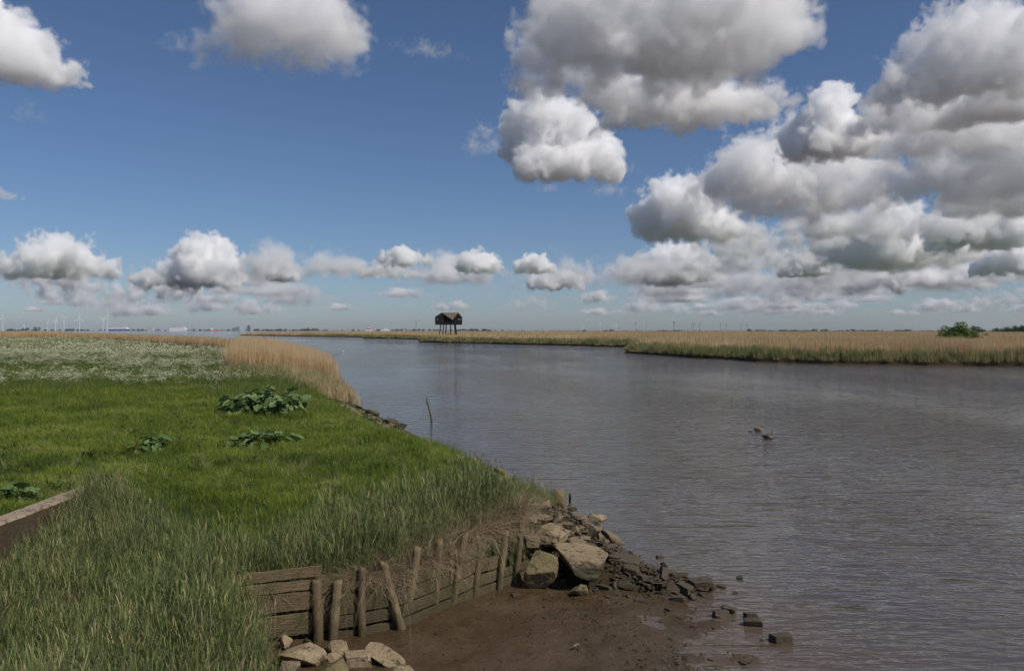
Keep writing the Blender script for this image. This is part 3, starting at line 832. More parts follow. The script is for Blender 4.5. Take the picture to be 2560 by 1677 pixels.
# stones on the water edge of the lawn
sh_protos = [rock_mesh('shore_stone', 160 + i, (1, .8, .6), M['rock_shore'], 4, 9) for i in range(5)]
for i in range(170):
    y = rnd.uniform(24, 68); s = rnd.choice([.2, .28, .36, .55]) * (.7 + y / 120); x = float(shore(y)) - rnd.uniform(.15, 2.7)
    tag(obj('shore_stone', rnd.choice(sh_protos), loc=(x, y, float(land_h(x, y)) + .06 * s), rot=(rnd.gauss(0, .15), rnd.gauss(0, .15), rnd.uniform(0, 6)), scale=(s, s, s)), 'orange brown stone in the row along the water edge of the lawn', 'stone', 'stones edging the lawn')
for px, py, w, lb in ((978, 1059, .85, 'left of two dark wet stones at the water edge of the lawn'), (1001, 1068, .7, 'right of two dark wet stones at the water edge of the lawn'), (930, 1034, .9, 'orange lichened stone behind the two dark wet stones')):
    p = at(px, py, .2)
    tag(obj('shore_stone', rock_mesh('shore_stone', int(px), (w, w * .8, w * .75), M['rock_dark' if 'dark' in lb and 'behind' not in lb else 'rock_shore'], 4, 9), loc=(p.x, p.y, .15)), lb, 'stone', 'stones edging the lawn')
# splinters between the stones
P_ = []
for q in range(1500):
    (cx, cy, cz), w, (tx, ty) = ridge(rnd.random() * .999); l = math.hypot(tx, ty); nx, ny = ty / l, -tx / l; s = rnd.uniform(-1.3, 1.3)
    X, Y = cx + nx * s * w, cy + ny * s * w
    P_.append((X, Y, max((cz + .1) * (1 - s * s) - .08 + rnd.uniform(0, .05), float(mud_h(X, Y)) if X < 3 else -.02)))
frag = family('fragment_protos', [bpy.data.objects.new('stone_chip', rock_mesh('stone_chip', 360 + i, (1, .75, .45), M['rock'] if i < 2 else M['rock_dark'], 3, 8, 0, .1)) for i in range(4)])
scatter('rubble_chips', P_, rng.uniform(.04, .13, len(P_)), np.full(len(P_), .5), frag, label='small broken stone chips filling the gaps of the rubble', cat='stone chips', tilt=.5)
# clods and chips on the mud
chip = family('chip_protos', [bpy.data.objects.new('mud_clod', rock_mesh('mud_clod', 300 + i, (1, .8, .45), M['rock_dark'], 3, 8, 0, .12)) for i in range(3)])
x = rng.uniform(-3.2, 4.2, 9000); y = rng.uniform(9.5, 16.3, 9000)
cl = vnoise(x, y, .7, 2) + .5 * vnoise(x, y, 2.2, 5); band = np.exp(-((x - (1.7 + (13 - y) * .25)) / 1.3) ** 2)
k = (rng.uniform(0, 1, len(x)) < .04 + .75 * band * np.clip(cl + .25, 0, 1)) & (mud_h(x, y) > -.01) & (x > shore(y) + .25)
x, y = x[k], y[k]
scatter('mud_clods', np.stack([x, y, mud_h(x, y) + .012], 1), rng.uniform(.012, .055, len(x)), .5 + 0 * x, chip, label='dark clods and twigs littering the wet mud', cat='mud clods')
pale = family('shell_protos', [bpy.data.objects.new('shell_chip', rock_mesh('shell_chip', 320 + i, (1, .6, .4), M['rock_pale'], 3, 8)) for i in range(2)])
x = rng.uniform(-2.6, 2.5, 46); y = rng.uniform(10.5, 15.5, 46); k = x > shore(y) + .5; x, y = x[k], y[k]
scatter('shell_chips', np.stack([x, y, mud_h(x, y) + .012], 1), rng.uniform(.012, .035, len(x)), .5 + 0 * x, pale, label='pale chips of shell scattered on the wet mud', cat='shells')
tag(obj('pebble', rock_mesh('pebble', 340, (.1, .07, .05), M['rock_pale'], 4), loc=at(1441, 1612, .12)), 'single white pebble on the open mud', 'pebble')
tag(obj('pebble', rock_mesh('pebble', 341, (.1, .06, .05), M['rock_pale'], 4), loc=at(884, 1628, .2)), 'little tan pebble behind the squarish near stone', 'pebble')

# ------------------------------------------------------------------ timber wall
WL = [(-4.35, 12.1), (-3.04, 12.62), (-2.4, 12.88), (-1.8, 13.24), (-1.42, 13.75), (-1.1, 14.2), (-.7, 14.86), (-.26, 15.28), (.06, 15.68), (.3, 16.0)]
wall = empty('plank_wall', (WL[0][0], WL[0][1], 0))
tag(wall, 'weathered plank retaining wall holding the reed bank above the mud', 'retaining wall')
for a, b, hs in ((0, 1, (.34, .3, .17, .17)), (1, 2, (.2, .21, .33, .3)), (2, 3, (.2, .2, .29, .33)), (3, 5, (.22, .2, .24, .3)), (5, 6, (.2, .24, .26, .28)), (6, 7, (.2, .22, .24)), (7, 9, (.22, .16))):
    (x0, y0), (x1, y1) = WL[a], WL[b]; L_ = math.dist((x0, y0), (x1, y1)) + .06; ang = math.atan2(y1 - y0, x1 - x0)
    z = .04 if a else .27
    for q, h in enumerate(hs):
        if z + h > 1.33: h = 1.33 - z
        if h < .06: break
        n_ = 26; pv = []; pf = []
        sl0, sl1 = rnd.gauss(0, .012), rnd.gauss(0, .012)
        for i in range(n_ + 1):
            u = i / n_ * L_ - L_ / 2
            e0 = .012 * mnoise.noise(Vector((u * 5, q * 7.1, a))); e1 = .016 * mnoise.noise(Vector((u * 5, q * 3.3 + 9, a)))
            for (yy_, zz_) in ((-.028, e0), (-.028, h - .02 + e1), (.03, h - .02 + e1), (.03, e0)):
                pv.append((u, yy_ + (.006 * mnoise.noise(Vector((u * 8, zz_ * 20, q)))), zz_ + sl0 + (sl1 - sl0) * i / n_))
        for i in range(n_):
            for j in range(4): pf.append((i * 4 + j, (i + 1) * 4 + j, (i + 1) * 4 + (j + 1) % 4, i * 4 + (j + 1) % 4))
        pf += [(3, 2, 1, 0), tuple(n_ * 4 + j for j in range(4))]
        me = mesh('plank', pv, pf, M['plank'])
        obj('plank', me, wall, loc=((x0 + x1) / 2 - WL[0][0], (y0 + y1) / 2 - WL[0][1] + rnd.uniform(-.012, .012), z), rot=(rnd.gauss(0, .02), 0, ang))
        z += h + rnd.uniform(.008, .03)

POSTS = [(795, 1602, 788, 1450, .082, 'thick flat-topped post at the left end of the plank wall'),
         (830, 1600, 845, 1452, .078, 'split rough post right beside the thick flat-topped post'),
         (905, 1587, 908, 1420, .066, 'straight post with torn bark, third along the plank wall'),
         (1004, 1569, 956, 1405, .078, 'post leaning strongly to the left against the plank wall'),
         (1014, 1552, 1040, 1370, .07, 'post leaning right that crosses behind the foot of the left-leaning post'),
         (1085, 1524, 1098, 1352, .07, 'tall post standing right of the two crossing posts'),
         (1128, 1508, 1166, 1336, .068, 'post tilting right with a knobbly top under the hanging straw'),
         (1188, 1482, 1212, 1350, .062, 'post tilting right in front of the dark hollow in the wall'),
         (1250, 1465, 1264, 1330, .06, 'slim post second from the rubble end of the wall'),
         (1289, 1449, 1306, 1290, .062, 'last slim post of the wall, beside the mossy upright slab')]
for i, (bx, by, tx, ty, r_, lb) in enumerate(POSTS):
    b = at(bx, by, .14); d = b.y
    top = Vector(((tx - 1280) / F * (d + .02), d + .04, H - (ty - HZ) / F * d)); b0 = b + (b - top) * .25
    m = MB(); n_ = 26; K = 14
    pts = [b0.lerp(top, k / n_) for k in range(n_ + 1)]
    vv, ff = [], []
    for k, p in enumerate(pts):
        bend = .025 * math.sin(k / n_ * 3 + i * 1.3) * (1 if i in (2, 4, 6, 7) else .4)
        for j in range(K):
            a = 2 * math.pi * j / K
            rr = r_ * (1.06 - .16 * k / n_) * (1 + .13 * mnoise.noise(Vector((math.cos(a) * 1.6, math.sin(a) * 1.6, k * .16 + i * 5))) + .06 * mnoise.noise(Vector((math.cos(a) * 5, math.sin(a) * 5, k * .5 + i))))
            if k == n_: rr *= .93
            vv.append((p.x + bend + rr * math.cos(a) - b.x, p.y + rr * math.sin(a) - b.y, p.z - b.z + (.02 * mnoise.noise(Vector((a, i, 0))) + (.03 * math.cos(a + i) if i > 1 else 0) if k == n_ else 0)))
    for k in range(n_):
        for j in range(K): ff.append((k * K + j, k * K + (j + 1) % K, (k + 1) * K + (j + 1) % K, (k + 1) * K + j))
    ff.append(tuple(n_ * K + j for j in range(K)))
    tag(obj('timber_post', mesh('timber_post', vv, ff, M['post'], True), loc=b), lb, 'post', 'posts of the timber wall')

# ------------------------------------------------------------------ concrete wall on the left
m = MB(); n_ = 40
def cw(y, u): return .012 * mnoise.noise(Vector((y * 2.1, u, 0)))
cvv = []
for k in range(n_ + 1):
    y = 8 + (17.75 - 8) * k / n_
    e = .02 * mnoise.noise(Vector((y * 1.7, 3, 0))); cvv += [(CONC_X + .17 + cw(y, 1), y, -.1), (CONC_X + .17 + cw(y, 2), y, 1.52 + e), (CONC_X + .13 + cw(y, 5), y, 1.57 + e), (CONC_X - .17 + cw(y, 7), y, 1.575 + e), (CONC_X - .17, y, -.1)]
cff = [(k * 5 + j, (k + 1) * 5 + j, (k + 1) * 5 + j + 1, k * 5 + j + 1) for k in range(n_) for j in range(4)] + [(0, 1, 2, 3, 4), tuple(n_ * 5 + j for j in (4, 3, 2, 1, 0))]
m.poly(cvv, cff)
cwall = m.build('concrete_wall', [M['concrete'], M['dark_face']])
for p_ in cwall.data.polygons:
    if abs(p_.normal.x) > .9: p_.material_index = 1  # upright long sides of the wall take the darker brown colour
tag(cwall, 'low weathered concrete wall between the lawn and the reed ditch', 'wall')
m = MB(); m.box((0, 0, .2), (.14, .14, 1.0)); pb = m.build('stub_post', M['post'], loc=(CONC_X + .42, 17.95, 1.0), rot=(0, .1, .3))
tag(pb, 'short wooden stub post at the end of the concrete wall', 'post')

# ------------------------------------------------------------------ stick in the river
b = at(1079, 1054, 0); k_ = b.y / F
m = MB(); m.tube([(b.x + .02, b.y, -.4), (b.x, b.y, 0), (b.x - 2 * k_, b.y, 14 * k_), (b.x - 6 * k_, b.y, 32 * k_), (b.x - 11 * k_, b.y, 48 * k_), (b.x - 11.5 * k_, b.y, 60 * k_)], [.06, .06, .055, .05, .05, .04], 9)
tag(m.build('stick', M['stick'], smooth=True), 'bent brown stick standing up out of the river', 'stick')
# tall dead stem at the wall reeds
p = at(1190, 1300, 1.1); m = MB(); m.tube([p, p + Vector((.1, .1, .45)), p + Vector((.24, .2, .95)), p + Vector((.3, .25, 1.25))], [.014, .013, .011, .006], 6)
tag(m.build('dead_stem', M['rock_pale']), 'single tall pale dead reed stem rising above the wall reeds', 'reed stem')


# ------------------------------------------------------------------ burdock
def burdock(label, px, py, z, w, h, n_leaf, seed):
    base = at(px, py, z); base.z = float(land_h(base.x, base.y))
    root = tag(empty('burdock_plant', base), label, 'burdock', 'burdock plants on the lawn')
    r = random.Random(seed); V, Fc, Sh = [], [], []; st = MB()
    crowns = [(r.uniform(-.36, .36) * w, r.uniform(-.25, .25) * w) for _ in range(max(3, n_leaf // 12))]
    for i in range(n_leaf):
        cx, cy = crowns[i % len(crowns)]; az = r.uniform(0, 6.283); el = r.uniform(.1, 1.25)
        reach = r.uniform(.12, .34) * min(w, 1.6) * (1.1 - .4 * el); hh = h * (.1 + .72 * (el / 1.25)) * r.uniform(.75, 1.1) * (1 - .55 * min(1, abs(cx) / (.5 * w)))
        tip = Vector((cx + reach * math.cos(az), cy + reach * math.sin(az), hh))
        st.tube([(cx, cy, 0), (cx + reach * .45 * math.cos(az), cy + reach * .45 * math.sin(az), hh * .6), tip], [.012, .01, .006], 5)
        L = r.uniform(.22, .46) * (.7 + .3 * h); Wd = L * r.uniform(.75, .95); pitch = -.75 + el * .75 + r.gauss(0, .28); roll = r.gauss(0, .35); az2 = az + r.gauss(0, .4)
        Mx = Matrix.Translation(tip) @ Matrix.Rotation(az2, 4, 'Z') @ Matrix.Rotation(-pitch, 4, 'Y') @ Matrix.Rotation(roll, 4, 'X')
        nu, nv = 8, 7; o = len(V); sh = r.random()
        for a in range(nu):
            t = a / (nu - 1); half = Wd * .5 * (math.sin(min(1, t * 1.55 + .32) * math.pi) ** .7 if t < .32 else math.cos((t - .32) / .68 * math.pi / 2) ** .75) if 0 < t < 1 else (Wd * .3 if t == 0 else .004)
            for c in range(nv):
                s = c / (nv - 1) * 2 - 1
                back = -.16 * L * (abs(s) ** 1.5) * max(0, 1 - t * 3)
                zz = .12 * L * abs(s) - .28 * L * t * t + .05 * L * math.sin(t * 9 + s * 5 + i) * abs(s) + .03 * L * math.sin(8 * s + i * 2)
                V.append(Mx @ Vector((t * L + back, s * half, zz))); Sh.append(sh)
        for a in range(nu - 1):
            for c in range(nv - 1): Fc.append((o + a * nv + c, o + a * nv + c + 1, o + (a + 1) * nv + c + 1, o + (a + 1) * nv + c))
    me = mesh('leaves', [tuple(v_) for v_ in V], Fc, M['leaf'], True); q = me.attributes.new('shade', 'FLOAT', 'POINT'); q.data.foreach_set('value', np.array(Sh, np.float32))
    obj('leaves', me, root); st.build('stems', M['stalk'], root, True)
    return root


burdock('largest clump of big burdock leaves in the middle of the lawn by the reeds', 672, 1036, 1.5, 3.7, 1.4, 190, 1)
burdock('low second burdock clump in front of the largest one', 652, 1112, 1.5, 1.8, .52, 84, 2)
burdock('loose burdock plant left of the low clump', 392, 1124, 1.5, 1.2, .5, 26, 3)
burdock('dark burdock plant beside the concrete wall', 78, 1236, 1.5, .75, .5, 12, 4)
burdock('flat little burdock in the rough grass left of the loose plant', 330, 1133, 1.5, .8, .25, 10, 5)

# ------------------------------------------------------------------ bird hide on stilts
HD = 362.0; hx = (1120.5 - 1280) / F * HD
hide = tag(empty('bird_hide', (hx, HD, .8)), 'black wooden bird hide raised on slanting stilts above the reeds', 'bird hide')
ZB = -.8
left = [(-5.95, 7.75), (-5.95, 11.1), (-2.95, 13.0), (-2.3, 12.5), (-1.9, 7.75)]
m = MB()
m.prism([(x_, z_ + ZB) for x_, z_ in left], 0, 7)
m.prism([(x_, z_ + ZB) for x_, z_ in [(3.0, 7.75), (3.5, 11.9), (4.45, 12.95), (5.95, 11.1), (5.95, 7.75)]], 0, 7)
m.prism([(x_, z_ + ZB) for x_, z_ in [(-1.9, 7.75), (-2.2, 12.2), (2.0, 9.75), (3.4, 11.6), (3.0, 7.75)]], 1.0, 6.8)
m.box((.5, .25, 8.35 + ZB), (5.2, .1, 1.0)); m.box((0, 3.5, 7.68 + ZB), (12.0, 7.1, .16))
m.build('wall', M['hide_wall'], hide)
m = MB()
m.poly([(-3.0, 2.6, 13.1 + ZB), (4.5, 2.6, 13.15 + ZB), (2.0, -.25, 9.85 + ZB), (-3.0, -.2, 13.02 + ZB), (4.5, -.2, 13.0 + ZB), (-3.0, 2.6, 12.85 + ZB), (4.5, 2.6, 12.9 + ZB), (2.0, -.2, 9.65 + ZB)],
       [(0, 1, 4, 2, 3), (5, 7, 6), (3, 2, 7), (2, 4, 7), (0, 3, 5), (1, 6, 4), (3, 7, 5), (4, 6, 7)])
m.poly([(-3.0, 2.6, 13.12 + ZB), (4.5, 2.6, 13.17 + ZB), (6.2, 7.2, 11.0 + ZB), (-6.2, 7.2, 11.0 + ZB)], [(0, 1, 2, 3)])
m.poly([(-2.95, -.2, 13.06 + ZB), (-2.95, 7.2, 13.06 + ZB), (-6.15, 7.2, 11.0 + ZB), (-6.15, -.2, 11.0 + ZB)], [(0, 1, 2, 3)])
m.poly([(4.45, -.2, 13.05 + ZB), (4.45, 7.2, 13.05 + ZB), (6.15, 7.2, 11.0 + ZB), (6.15, -.2, 11.0 + ZB)], [(0, 1, 2, 3)])
m.build('roof', M['thatch'], hide)
for wx, wz in ((-4.85, 10.0), (4.75, 10.0), (5.4, 10.0)):
    m = MB(); m.prism([(wx - .2, wz - .12 + ZB), (wx + .2, wz - .12 + ZB), (wx, wz + .3 + ZB)], -.03, .05); m.build('window', M['light_paint'], hide)
for x0, x1, y0 in ((-3.45, -4.25, .4), (-.9, -1.25, .6), (1.0, 1.15, .6), (3.25, 4.0, .4), (-2.6, -3.2, 6.2), (2.4, 3.0, 6.2)):
    m = MB(); m.tube([(x0, y0, 7.7 + ZB), (x1, y0 - .2, 0)], [.25, .21], 8); m.build('leg', M['hide_wall'], hide)
m = MB(); m.tube([(-.25, 1, 0), (-.1, 1, 4.0 + ZB)], .14, 6); m.box((-.1, 1, 3.6 + ZB), (.5, .5, .12)); m.build('stair_post', M['hide_wall'], hide)
for xs_ in (-2.35, 3.0):
    m = MB(); m.tube([(xs_ - .15, -.08, 10.1 + ZB), (xs_ + .25, -.08, 8.0 + ZB)] if xs_ < 0 else [(xs_ + .3, -.08, 10.1 + ZB), (xs_ - .1, -.08, 8.0 + ZB)], .06, 6); m.build('brace', M['plank'], hide)


# ------------------------------------------------------------------ trees
def leaves_mesh(name, blobs, n, size, seed, mat):
    r = np.random.default_rng(seed); P, Sh = [], []
    w = np.array([b[3] ** 2 for b in blobs]); w = w / w.sum(); pick = r.choice(len(blobs), n, p=w)
    B = np.array([b[:3] for b in blobs])[pick]; Rr = np.array([b[3] for b in blobs])[pick]
    d = r.normal(0, 1, (n, 3)); d /= np.linalg.norm(d, axis=1)[:, None]
    c = B + d * (Rr * r.uniform(.35, 1.12, n) ** .6)[:, None] * np.array([1, 1, .8])
    nn = d + r.normal(0, .6, (n, 3)); nn /= np.linalg.norm(nn, axis=1)[:, None]
    a = np.cross(nn, r.normal(0, 1, (n, 3))); a /= np.linalg.norm(a, axis=1)[:, None]; b = np.cross(nn, a); s = size * r.uniform(.5, 1.2, n)[:, None]
    V = np.stack([c - a * s, c - b * s * .5, c + a * s, c + b * s * .5], 1).reshape(-1, 3)
    me = mesh(name, V, np.arange(4 * n).reshape(n, 4), mat)
    q = me.attributes.new('shade', 'FLOAT', 'POINT'); clumpv = r.uniform(0, 1, len(blobs))[pick] * .5 + r.uniform(0, .5, n)
    q.data.foreach_set('value', np.repeat(clumpv, 4).astype(np.float32))
    return me


def tree(label, px, d, w, h, seed, n=5000, size=.22, group=None, mat='crown', name='tree', zb=.8, bl=16):
    r = random.Random(seed); x = (px - 1280) / F * d
    root = tag(empty(name, (x, d, zb)), label, 'tree', group)
    blobs = []
    for i in range(bl):
        u = max(-.42, min(.42, r.gauss(0, .22))) * w; q = r.uniform(-.35, .35) * w; top = h * (1 - 2.2 * (abs(u) / w) ** 2) * r.uniform(.8, 1.0); rr = r.uniform(.13, .21) * w
        blobs.append((u, q, max(rr * .8, r.uniform(.15, 1) * (top - rr)), rr))
    obj('crown', leaves_mesh('crown', blobs, n, size, seed, M[mat]), root)
    m = MB()
    for b_ in blobs[:7]:
        m.tube([(0, 0, -.3), (b_[0] * .3, b_[1] * .3, b_[2] * .45), (b_[0], b_[1], b_[2])], [.022 * h, .016 * h, .006 * h], 6)
    m.build('trunk', M['bark'], root)
    return root


tree('broad green bushy tree standing alone in the reeds on the right', 2396, 188, 8.4, 7.0, 5, 15000, .2, bl=46)
tree('small green bush in the reeds right of the lone tree', 2467, 260, 3.0, 4.6, 6, 900, .2, bl=8)
# dark trees on the skyline, each its own
proto = None
fart = []
for i in range(4):
    r = random.Random(40 + i); bl_ = [(r.uniform(-.4, .4), r.uniform(-.3, .3), r.uniform(.18, .55), r.uniform(.16, .3)) for _ in range(9)]
    fart.append(leaves_mesh('distant_tree', bl_, 520, .055, 50 + i, M['far_crown']))
SKY = []
for px0, px1, n_, d, hh in ((2035, 2075, 5, 1500, 9), (2135, 2190, 5, 1600, 9), (2240, 2275, 4, 1700, 8), (2335, 2360, 3, 1300, 8), (2425, 2440, 2, 700, 10), (2480, 2560, 9, 900, 12.5), (1868, 1912, 5, 2300, 12), (1505, 1532, 3, 1900, 9), (1555, 1568, 2, 1900, 8), (1455, 1466, 2, 1900, 8),
                            (1145, 1230, 8, 3300, 14), (760, 800, 6, 4500, 22), (690, 720, 4, 4500, 22), (10, 42, 4, 4200, 18), (62, 75, 2, 4200, 26), (92, 100, 1, 4200, 28), (640, 690, 5, 5500, 18), (1640, 1700, 4, 2600, 8), (2395, 2480, 6, 1100, 9), (1925, 2030, 6, 2600, 9)):
    for k in range(n_):
        px = px0 + (px1 - px0) * (k + rnd.uniform(.1, .9)) / n_; s = hh * rnd.uniform(.65, 1.15)
        wide = max(s, 1.25 * (px1 - px0) / F * d / n_)
        o = obj('distant_tree', rnd.choice(fart), loc=((px - 1280) / F * d, d + rnd.uniform(-20, 20), .4), rot=(0, 0, rnd.uniform(0, 6)), scale=(wide, wide, s * 1.25))
        tag(o, 'dark rounded tree far off on the flat skyline', 'tree', 'distant trees on the skyline')
# low wooded line over the far shore, one mass
bl_ = []
for i in range(420):
    px = rnd.uniform(-60, 2600); d = 6200 if px > 1900 else (9300 if px > 350 else 8700)
    s = rnd.uniform(9, 20) * (.45 if px > 1150 else 1) * (1 + .6 * mnoise.noise(Vector((px * .01, 2, 0))))
    bl_.append(((px - 1280) / F * d, d, s * .4, s * 1.0))
o = obj('distant_woods', leaves_mesh('distant_woods', [(a, b_, c * .9, s) for a, b_, c, s in bl_], 15000, 7, 77, M['far_crown']))
tag(o, 'thin blue grey line of woods along the far shore', 'woods', kind='stuff')

# ------------------------------------------------------------------ wind turbines
def turbine(label, px, d, hub, bl, a0, yaw, mat='turbine', group=None, simple=False):
    x = (px - 1280) / F * d; wscale = 1.0
    t = MB(); t.tube([(0, 0, 0), (0, 0, hub)], [2.6, 1.6], 10)
    nac = MB(); nac.box((0, .5, hub + 1.2), (4, 10, 4))
    bls = []
    for k in range(3):
        a = a0 + k * 2.0944; b_ = MB()
        dx, dz = math.sin(a), math.cos(a); px_, pz_ = dz, -dx
        pts = []
        for s, wd in ((1.5, 1.2), (.2 * bl, 2.6), (.6 * bl, 1.8), (bl, .5)):
            for sg in (-1, 1): pts += [(dx * s + px_ * wd * sg, -6.4, hub + 1.2 + dz * s + pz_ * wd * sg), (dx * s + px_ * wd * sg * .8, -5.7, hub + 1.2 + dz * s + pz_ * wd * sg * .8)]
        f_ = []
        for q in range(3):
            o_ = q * 4; f_ += [(o_, o_ + 2, o_ + 6, o_ + 4), (o_ + 1, o_ + 5, o_ + 7, o_ + 3), (o_, o_ + 4, o_ + 5, o_ + 1), (o_ + 2, o_ + 3, o_ + 7, o_ + 6)]
        f_ += [(0, 1, 3, 2), (12, 14, 15, 13)]
        b_.poly(pts, f_); bls.append(b_)
    hubm = MB(); hubm.tube([(0, -4.6, hub + 1.2), (0, -6.6, hub + 1.2)], [1.9, 1.2], 8)
    if simple:
        m = MB()
        for q in [t, nac, hubm] + bls: m.poly(q.v, q.f)
        return tag(m.build('wind_turbine', M[mat], loc=(x, d, 0), rot=(0, 0, yaw)), label, 'wind turbine', group)
    root = tag(empty('wind_turbine', (x, d, 0), yaw), label, 'wind turbine', group)
    t.build('tower', M[mat], root); nac.build('nacelle', M[mat], root); hb = hubm.build('rotor', M[mat], root)
    for b_ in bls: b_.build('blade', M[mat], hb)


G1 = 'white wind turbines on the left skyline'
for px, d, hub, bl, a0, yaw, lb in ((6.5, 6600, 103, 50, .1, .2, 'white wind turbine cut by the left edge of the picture'), (60, 6600, 97, 57, 0, -.2, 'white wind turbine with one blade straight up, second along the skyline'),
                                (119, 8200, 88, 38, .3, 1.4, 'thin white wind turbine seen edge on, lowest of the left group'), (138.5, 7600, 98, 44, .2, 1.2, 'white wind turbine seen edge on just left of the wide-armed one'),
                                (160, 6500, 104, 46, 1.15, .1, 'white wind turbine with two blades spread wide in a V'), (199, 7000, 106, 52, .05, .3, 'white wind turbine standing alone left of the turbine pair'),
                                (257.5, 6700, 100, 44, .9, .4, 'left one of a close pair of white wind turbines'), (268, 6600, 103, 46, .25, .2, 'right one of a close pair of white wind turbines')):
    turbine(lb, px, d, hub, bl, a0, yaw, group=G1)
turbine('thin grey wind turbine just left of the bird hide', 1040, 9200, 100, 45, .9, .5, 'turbine_dark', simple=True)
for px, d, hub, a0, mt in ((1458, 10500, 60, .3, 'turbine'), (1500, 10500, 92, .7, 'turbine'), (1533, 11000, 80, .1, 'turbine'), (1540, 11000, 82, .5, 'turbine'), (1589, 9800, 100, 1.0, 'turbine'), (1609, 11000, 86, .2, 'turbine')):
    turbine('small white wind turbine far off right of the bird hide', px, d, hub, hub * .42, a0, .3, mt, 'faint white turbines right of the hide', True)
for px, d, hub, a0 in ((1685, 9800, 98, 1.05), (1729, 10500, 94, .4), (1734, 10500, 92, .1), (1749, 10500, 92, .8), (1801, 10500, 92, .9), (1815, 10800, 84, .2), (1852, 10800, 80, .6), (1867, 10800, 84, .3)):
    turbine('small grey wind turbine far off above the right marsh', px, d, hub, hub * .42, a0, .3, 'turbine_dark', 'faint grey turbines above the marsh', True)


# ------------------------------------------------------------------ ships and harbour on the far shore
def place(name, label, cat, px, d):
    return tag(empty(name, ((px - 1280) / F * d, d, 0)), label, cat)


def carrier(label, px, d, L_, hull_h, top_h, mat):
    s = place('car_carrier', label, 'ship', px, d)
    m = MB(); h2 = L_ / 2
    m.prism([(-h2, 0), (-h2 - 2, hull_h), (h2 + 6, hull_h), (h2 - 4, 0)], -14, 14); m.build('hull', M[mat], s)
    m = MB(); m.prism([(-h2 - 2, hull_h + .1), (-h2 + 1, top_h), (h2 - 16, top_h), (h2 + 2, hull_h + .1)], -13.6, 13.6); m.build('superstructure', M['ship_white'], s)
    m = MB(); m.box((h2 - 30, 0, top_h + 2.5), (14, 24, 5)); m.build('bridge', M['ship_white'], s)
    m = MB(); m.box((-h2 + 26, 0, top_h + 3), (8, 8, 6)); m.build('funnel', M['ship_blue'], s)


carrier('blue and white car carrier ship moored behind the turbine pair', 297, 8500, 205, 20, 36, 'ship_blue')
carrier('white car carrier ship alone in the middle of the far shore', 446, 8300, 172, 16, 34, 'ship_white')
s = place('coaster_ship', 'small red coaster ship with a white bridge', 'ship', 541, 7800)
m = MB(); m.prism([(-58, 0), (-60, 9), (50, 9), (58, 15), (62, 15), (56, 0)], -8, 8); m.build('hull', M['ship_red'], s)
m = MB(); m.box((-46, 0, 18.1), (16, 14, 18)); m.box((-46, 0, 29.2), (20, 15, 4)); m.build('bridge', M['ship_white'], s)
s = place('warehouse', 'long pale warehouse between the two car carriers', 'building', 376, 9000)
m = MB(); m.prism([(-33, 0), (-33, 36), (0, 41), (33, 36), (33, 0)], -20, 20); m.build('wall', M['pale_wall'], s)
m = MB(); m.box((0, 0, 41.6), (60, 30, 1)); m.build('roof', M['grey_wall'], s)
s = place('harbour_building', 'stepped grey harbour building left of the dark silo', 'building', 592, 8200)
m = MB(); m.box((-14, 0, 17), (50, 30, 34)); m.box((12, 0, 21), (30, 28, 42)); m.box((-38, 0, 10), (24, 24, 20)); m.build('wall', M['grey_wall'], s)
m = MB(); m.box((36, 0, 22), (14, 20, 44)); m.box((36, 0, 3), (60, 20, 6)); m.build('annex', M['pale_wall'], s)
s = place('silo_tower', 'tall dark silo tower on the far shore', 'silo', 622, 8200)
m = MB(); m.box((4, 0, 29), (18, 20, 58)); m.build('tower', M['silo'], s)
m = MB(); m.box((-12, 0, 26), (13, 18, 52)); m.build('stair_tower', M['grey_wall'], s)
s = place('crane_ship', 'red and white ship with a lattice tower left of the bird hide', 'ship', 922, 8600)
m = MB(); m.prism([(-36, 0), (-38, 16), (38, 16), (34, 0)], -9, 9); m.build('hull', M['ship_white'], s)
for zz in range(3):
    m = MB(); m.box((4, 0, 16.3 + 7 + zz * 15), (24 - 6 * zz, 10, 14)); m.build('tower', M['ship_red'] if zz != 1 else M['ship_white'], s)
s = place('white_ship', 'white ship with one tall mast left of the bird hide', 'ship', 964, 8600)
m = MB(); m.prism([(-50, 0), (-52, 13), (60, 13), (52, 0)], -9, 9); m.build('hull', M['ship_white'], s)
m = MB(); m.box((6, 0, 19.1), (40, 14, 12)); m.box((20, 0, 29), (16, 12, 8)); m.build('superstructure', M['ship_white'], s)
m = MB(); m.tube([(-8, 0, 25), (-8, 0, 58)], 1.6, 6); m.build('mast', M['ship_white'], s)
for px, w_, h_, mt, lb in ((252, 50, 26, 'pale_wall', 'low pale shed left of the turbine pair'), (330, 14, 30, 'pale_wall', 'pale tank at the stern end of the blue car carrier'), (395, 50, 22, 'grey_wall', 'low grey shed right of the pale warehouse'), (478, 60, 12, 'grey_wall', 'long low quay shed right of the white car carrier'), (873, 26, 26, 'pale_wall', 'tiny pale house left of the crane ship'), (1010, 30, 16, 'pale_wall', 'tiny pale shed between the white ship and the hide')):
    s = place('quay_shed', lb, 'building', px, 9100)
    m = MB(); m.box((0, 0, h_ * .4), (w_, 20, h_ * .8)); m.build('wall', M[mt], s)
    m = MB(); m.prism([(-w_ / 2 - .6, h_ * .8 + .1), (0, h_), (w_ / 2 + .6, h_ * .8 + .1)], -10.4, 10.4); m.build('roof', M['grey_wall'], s)


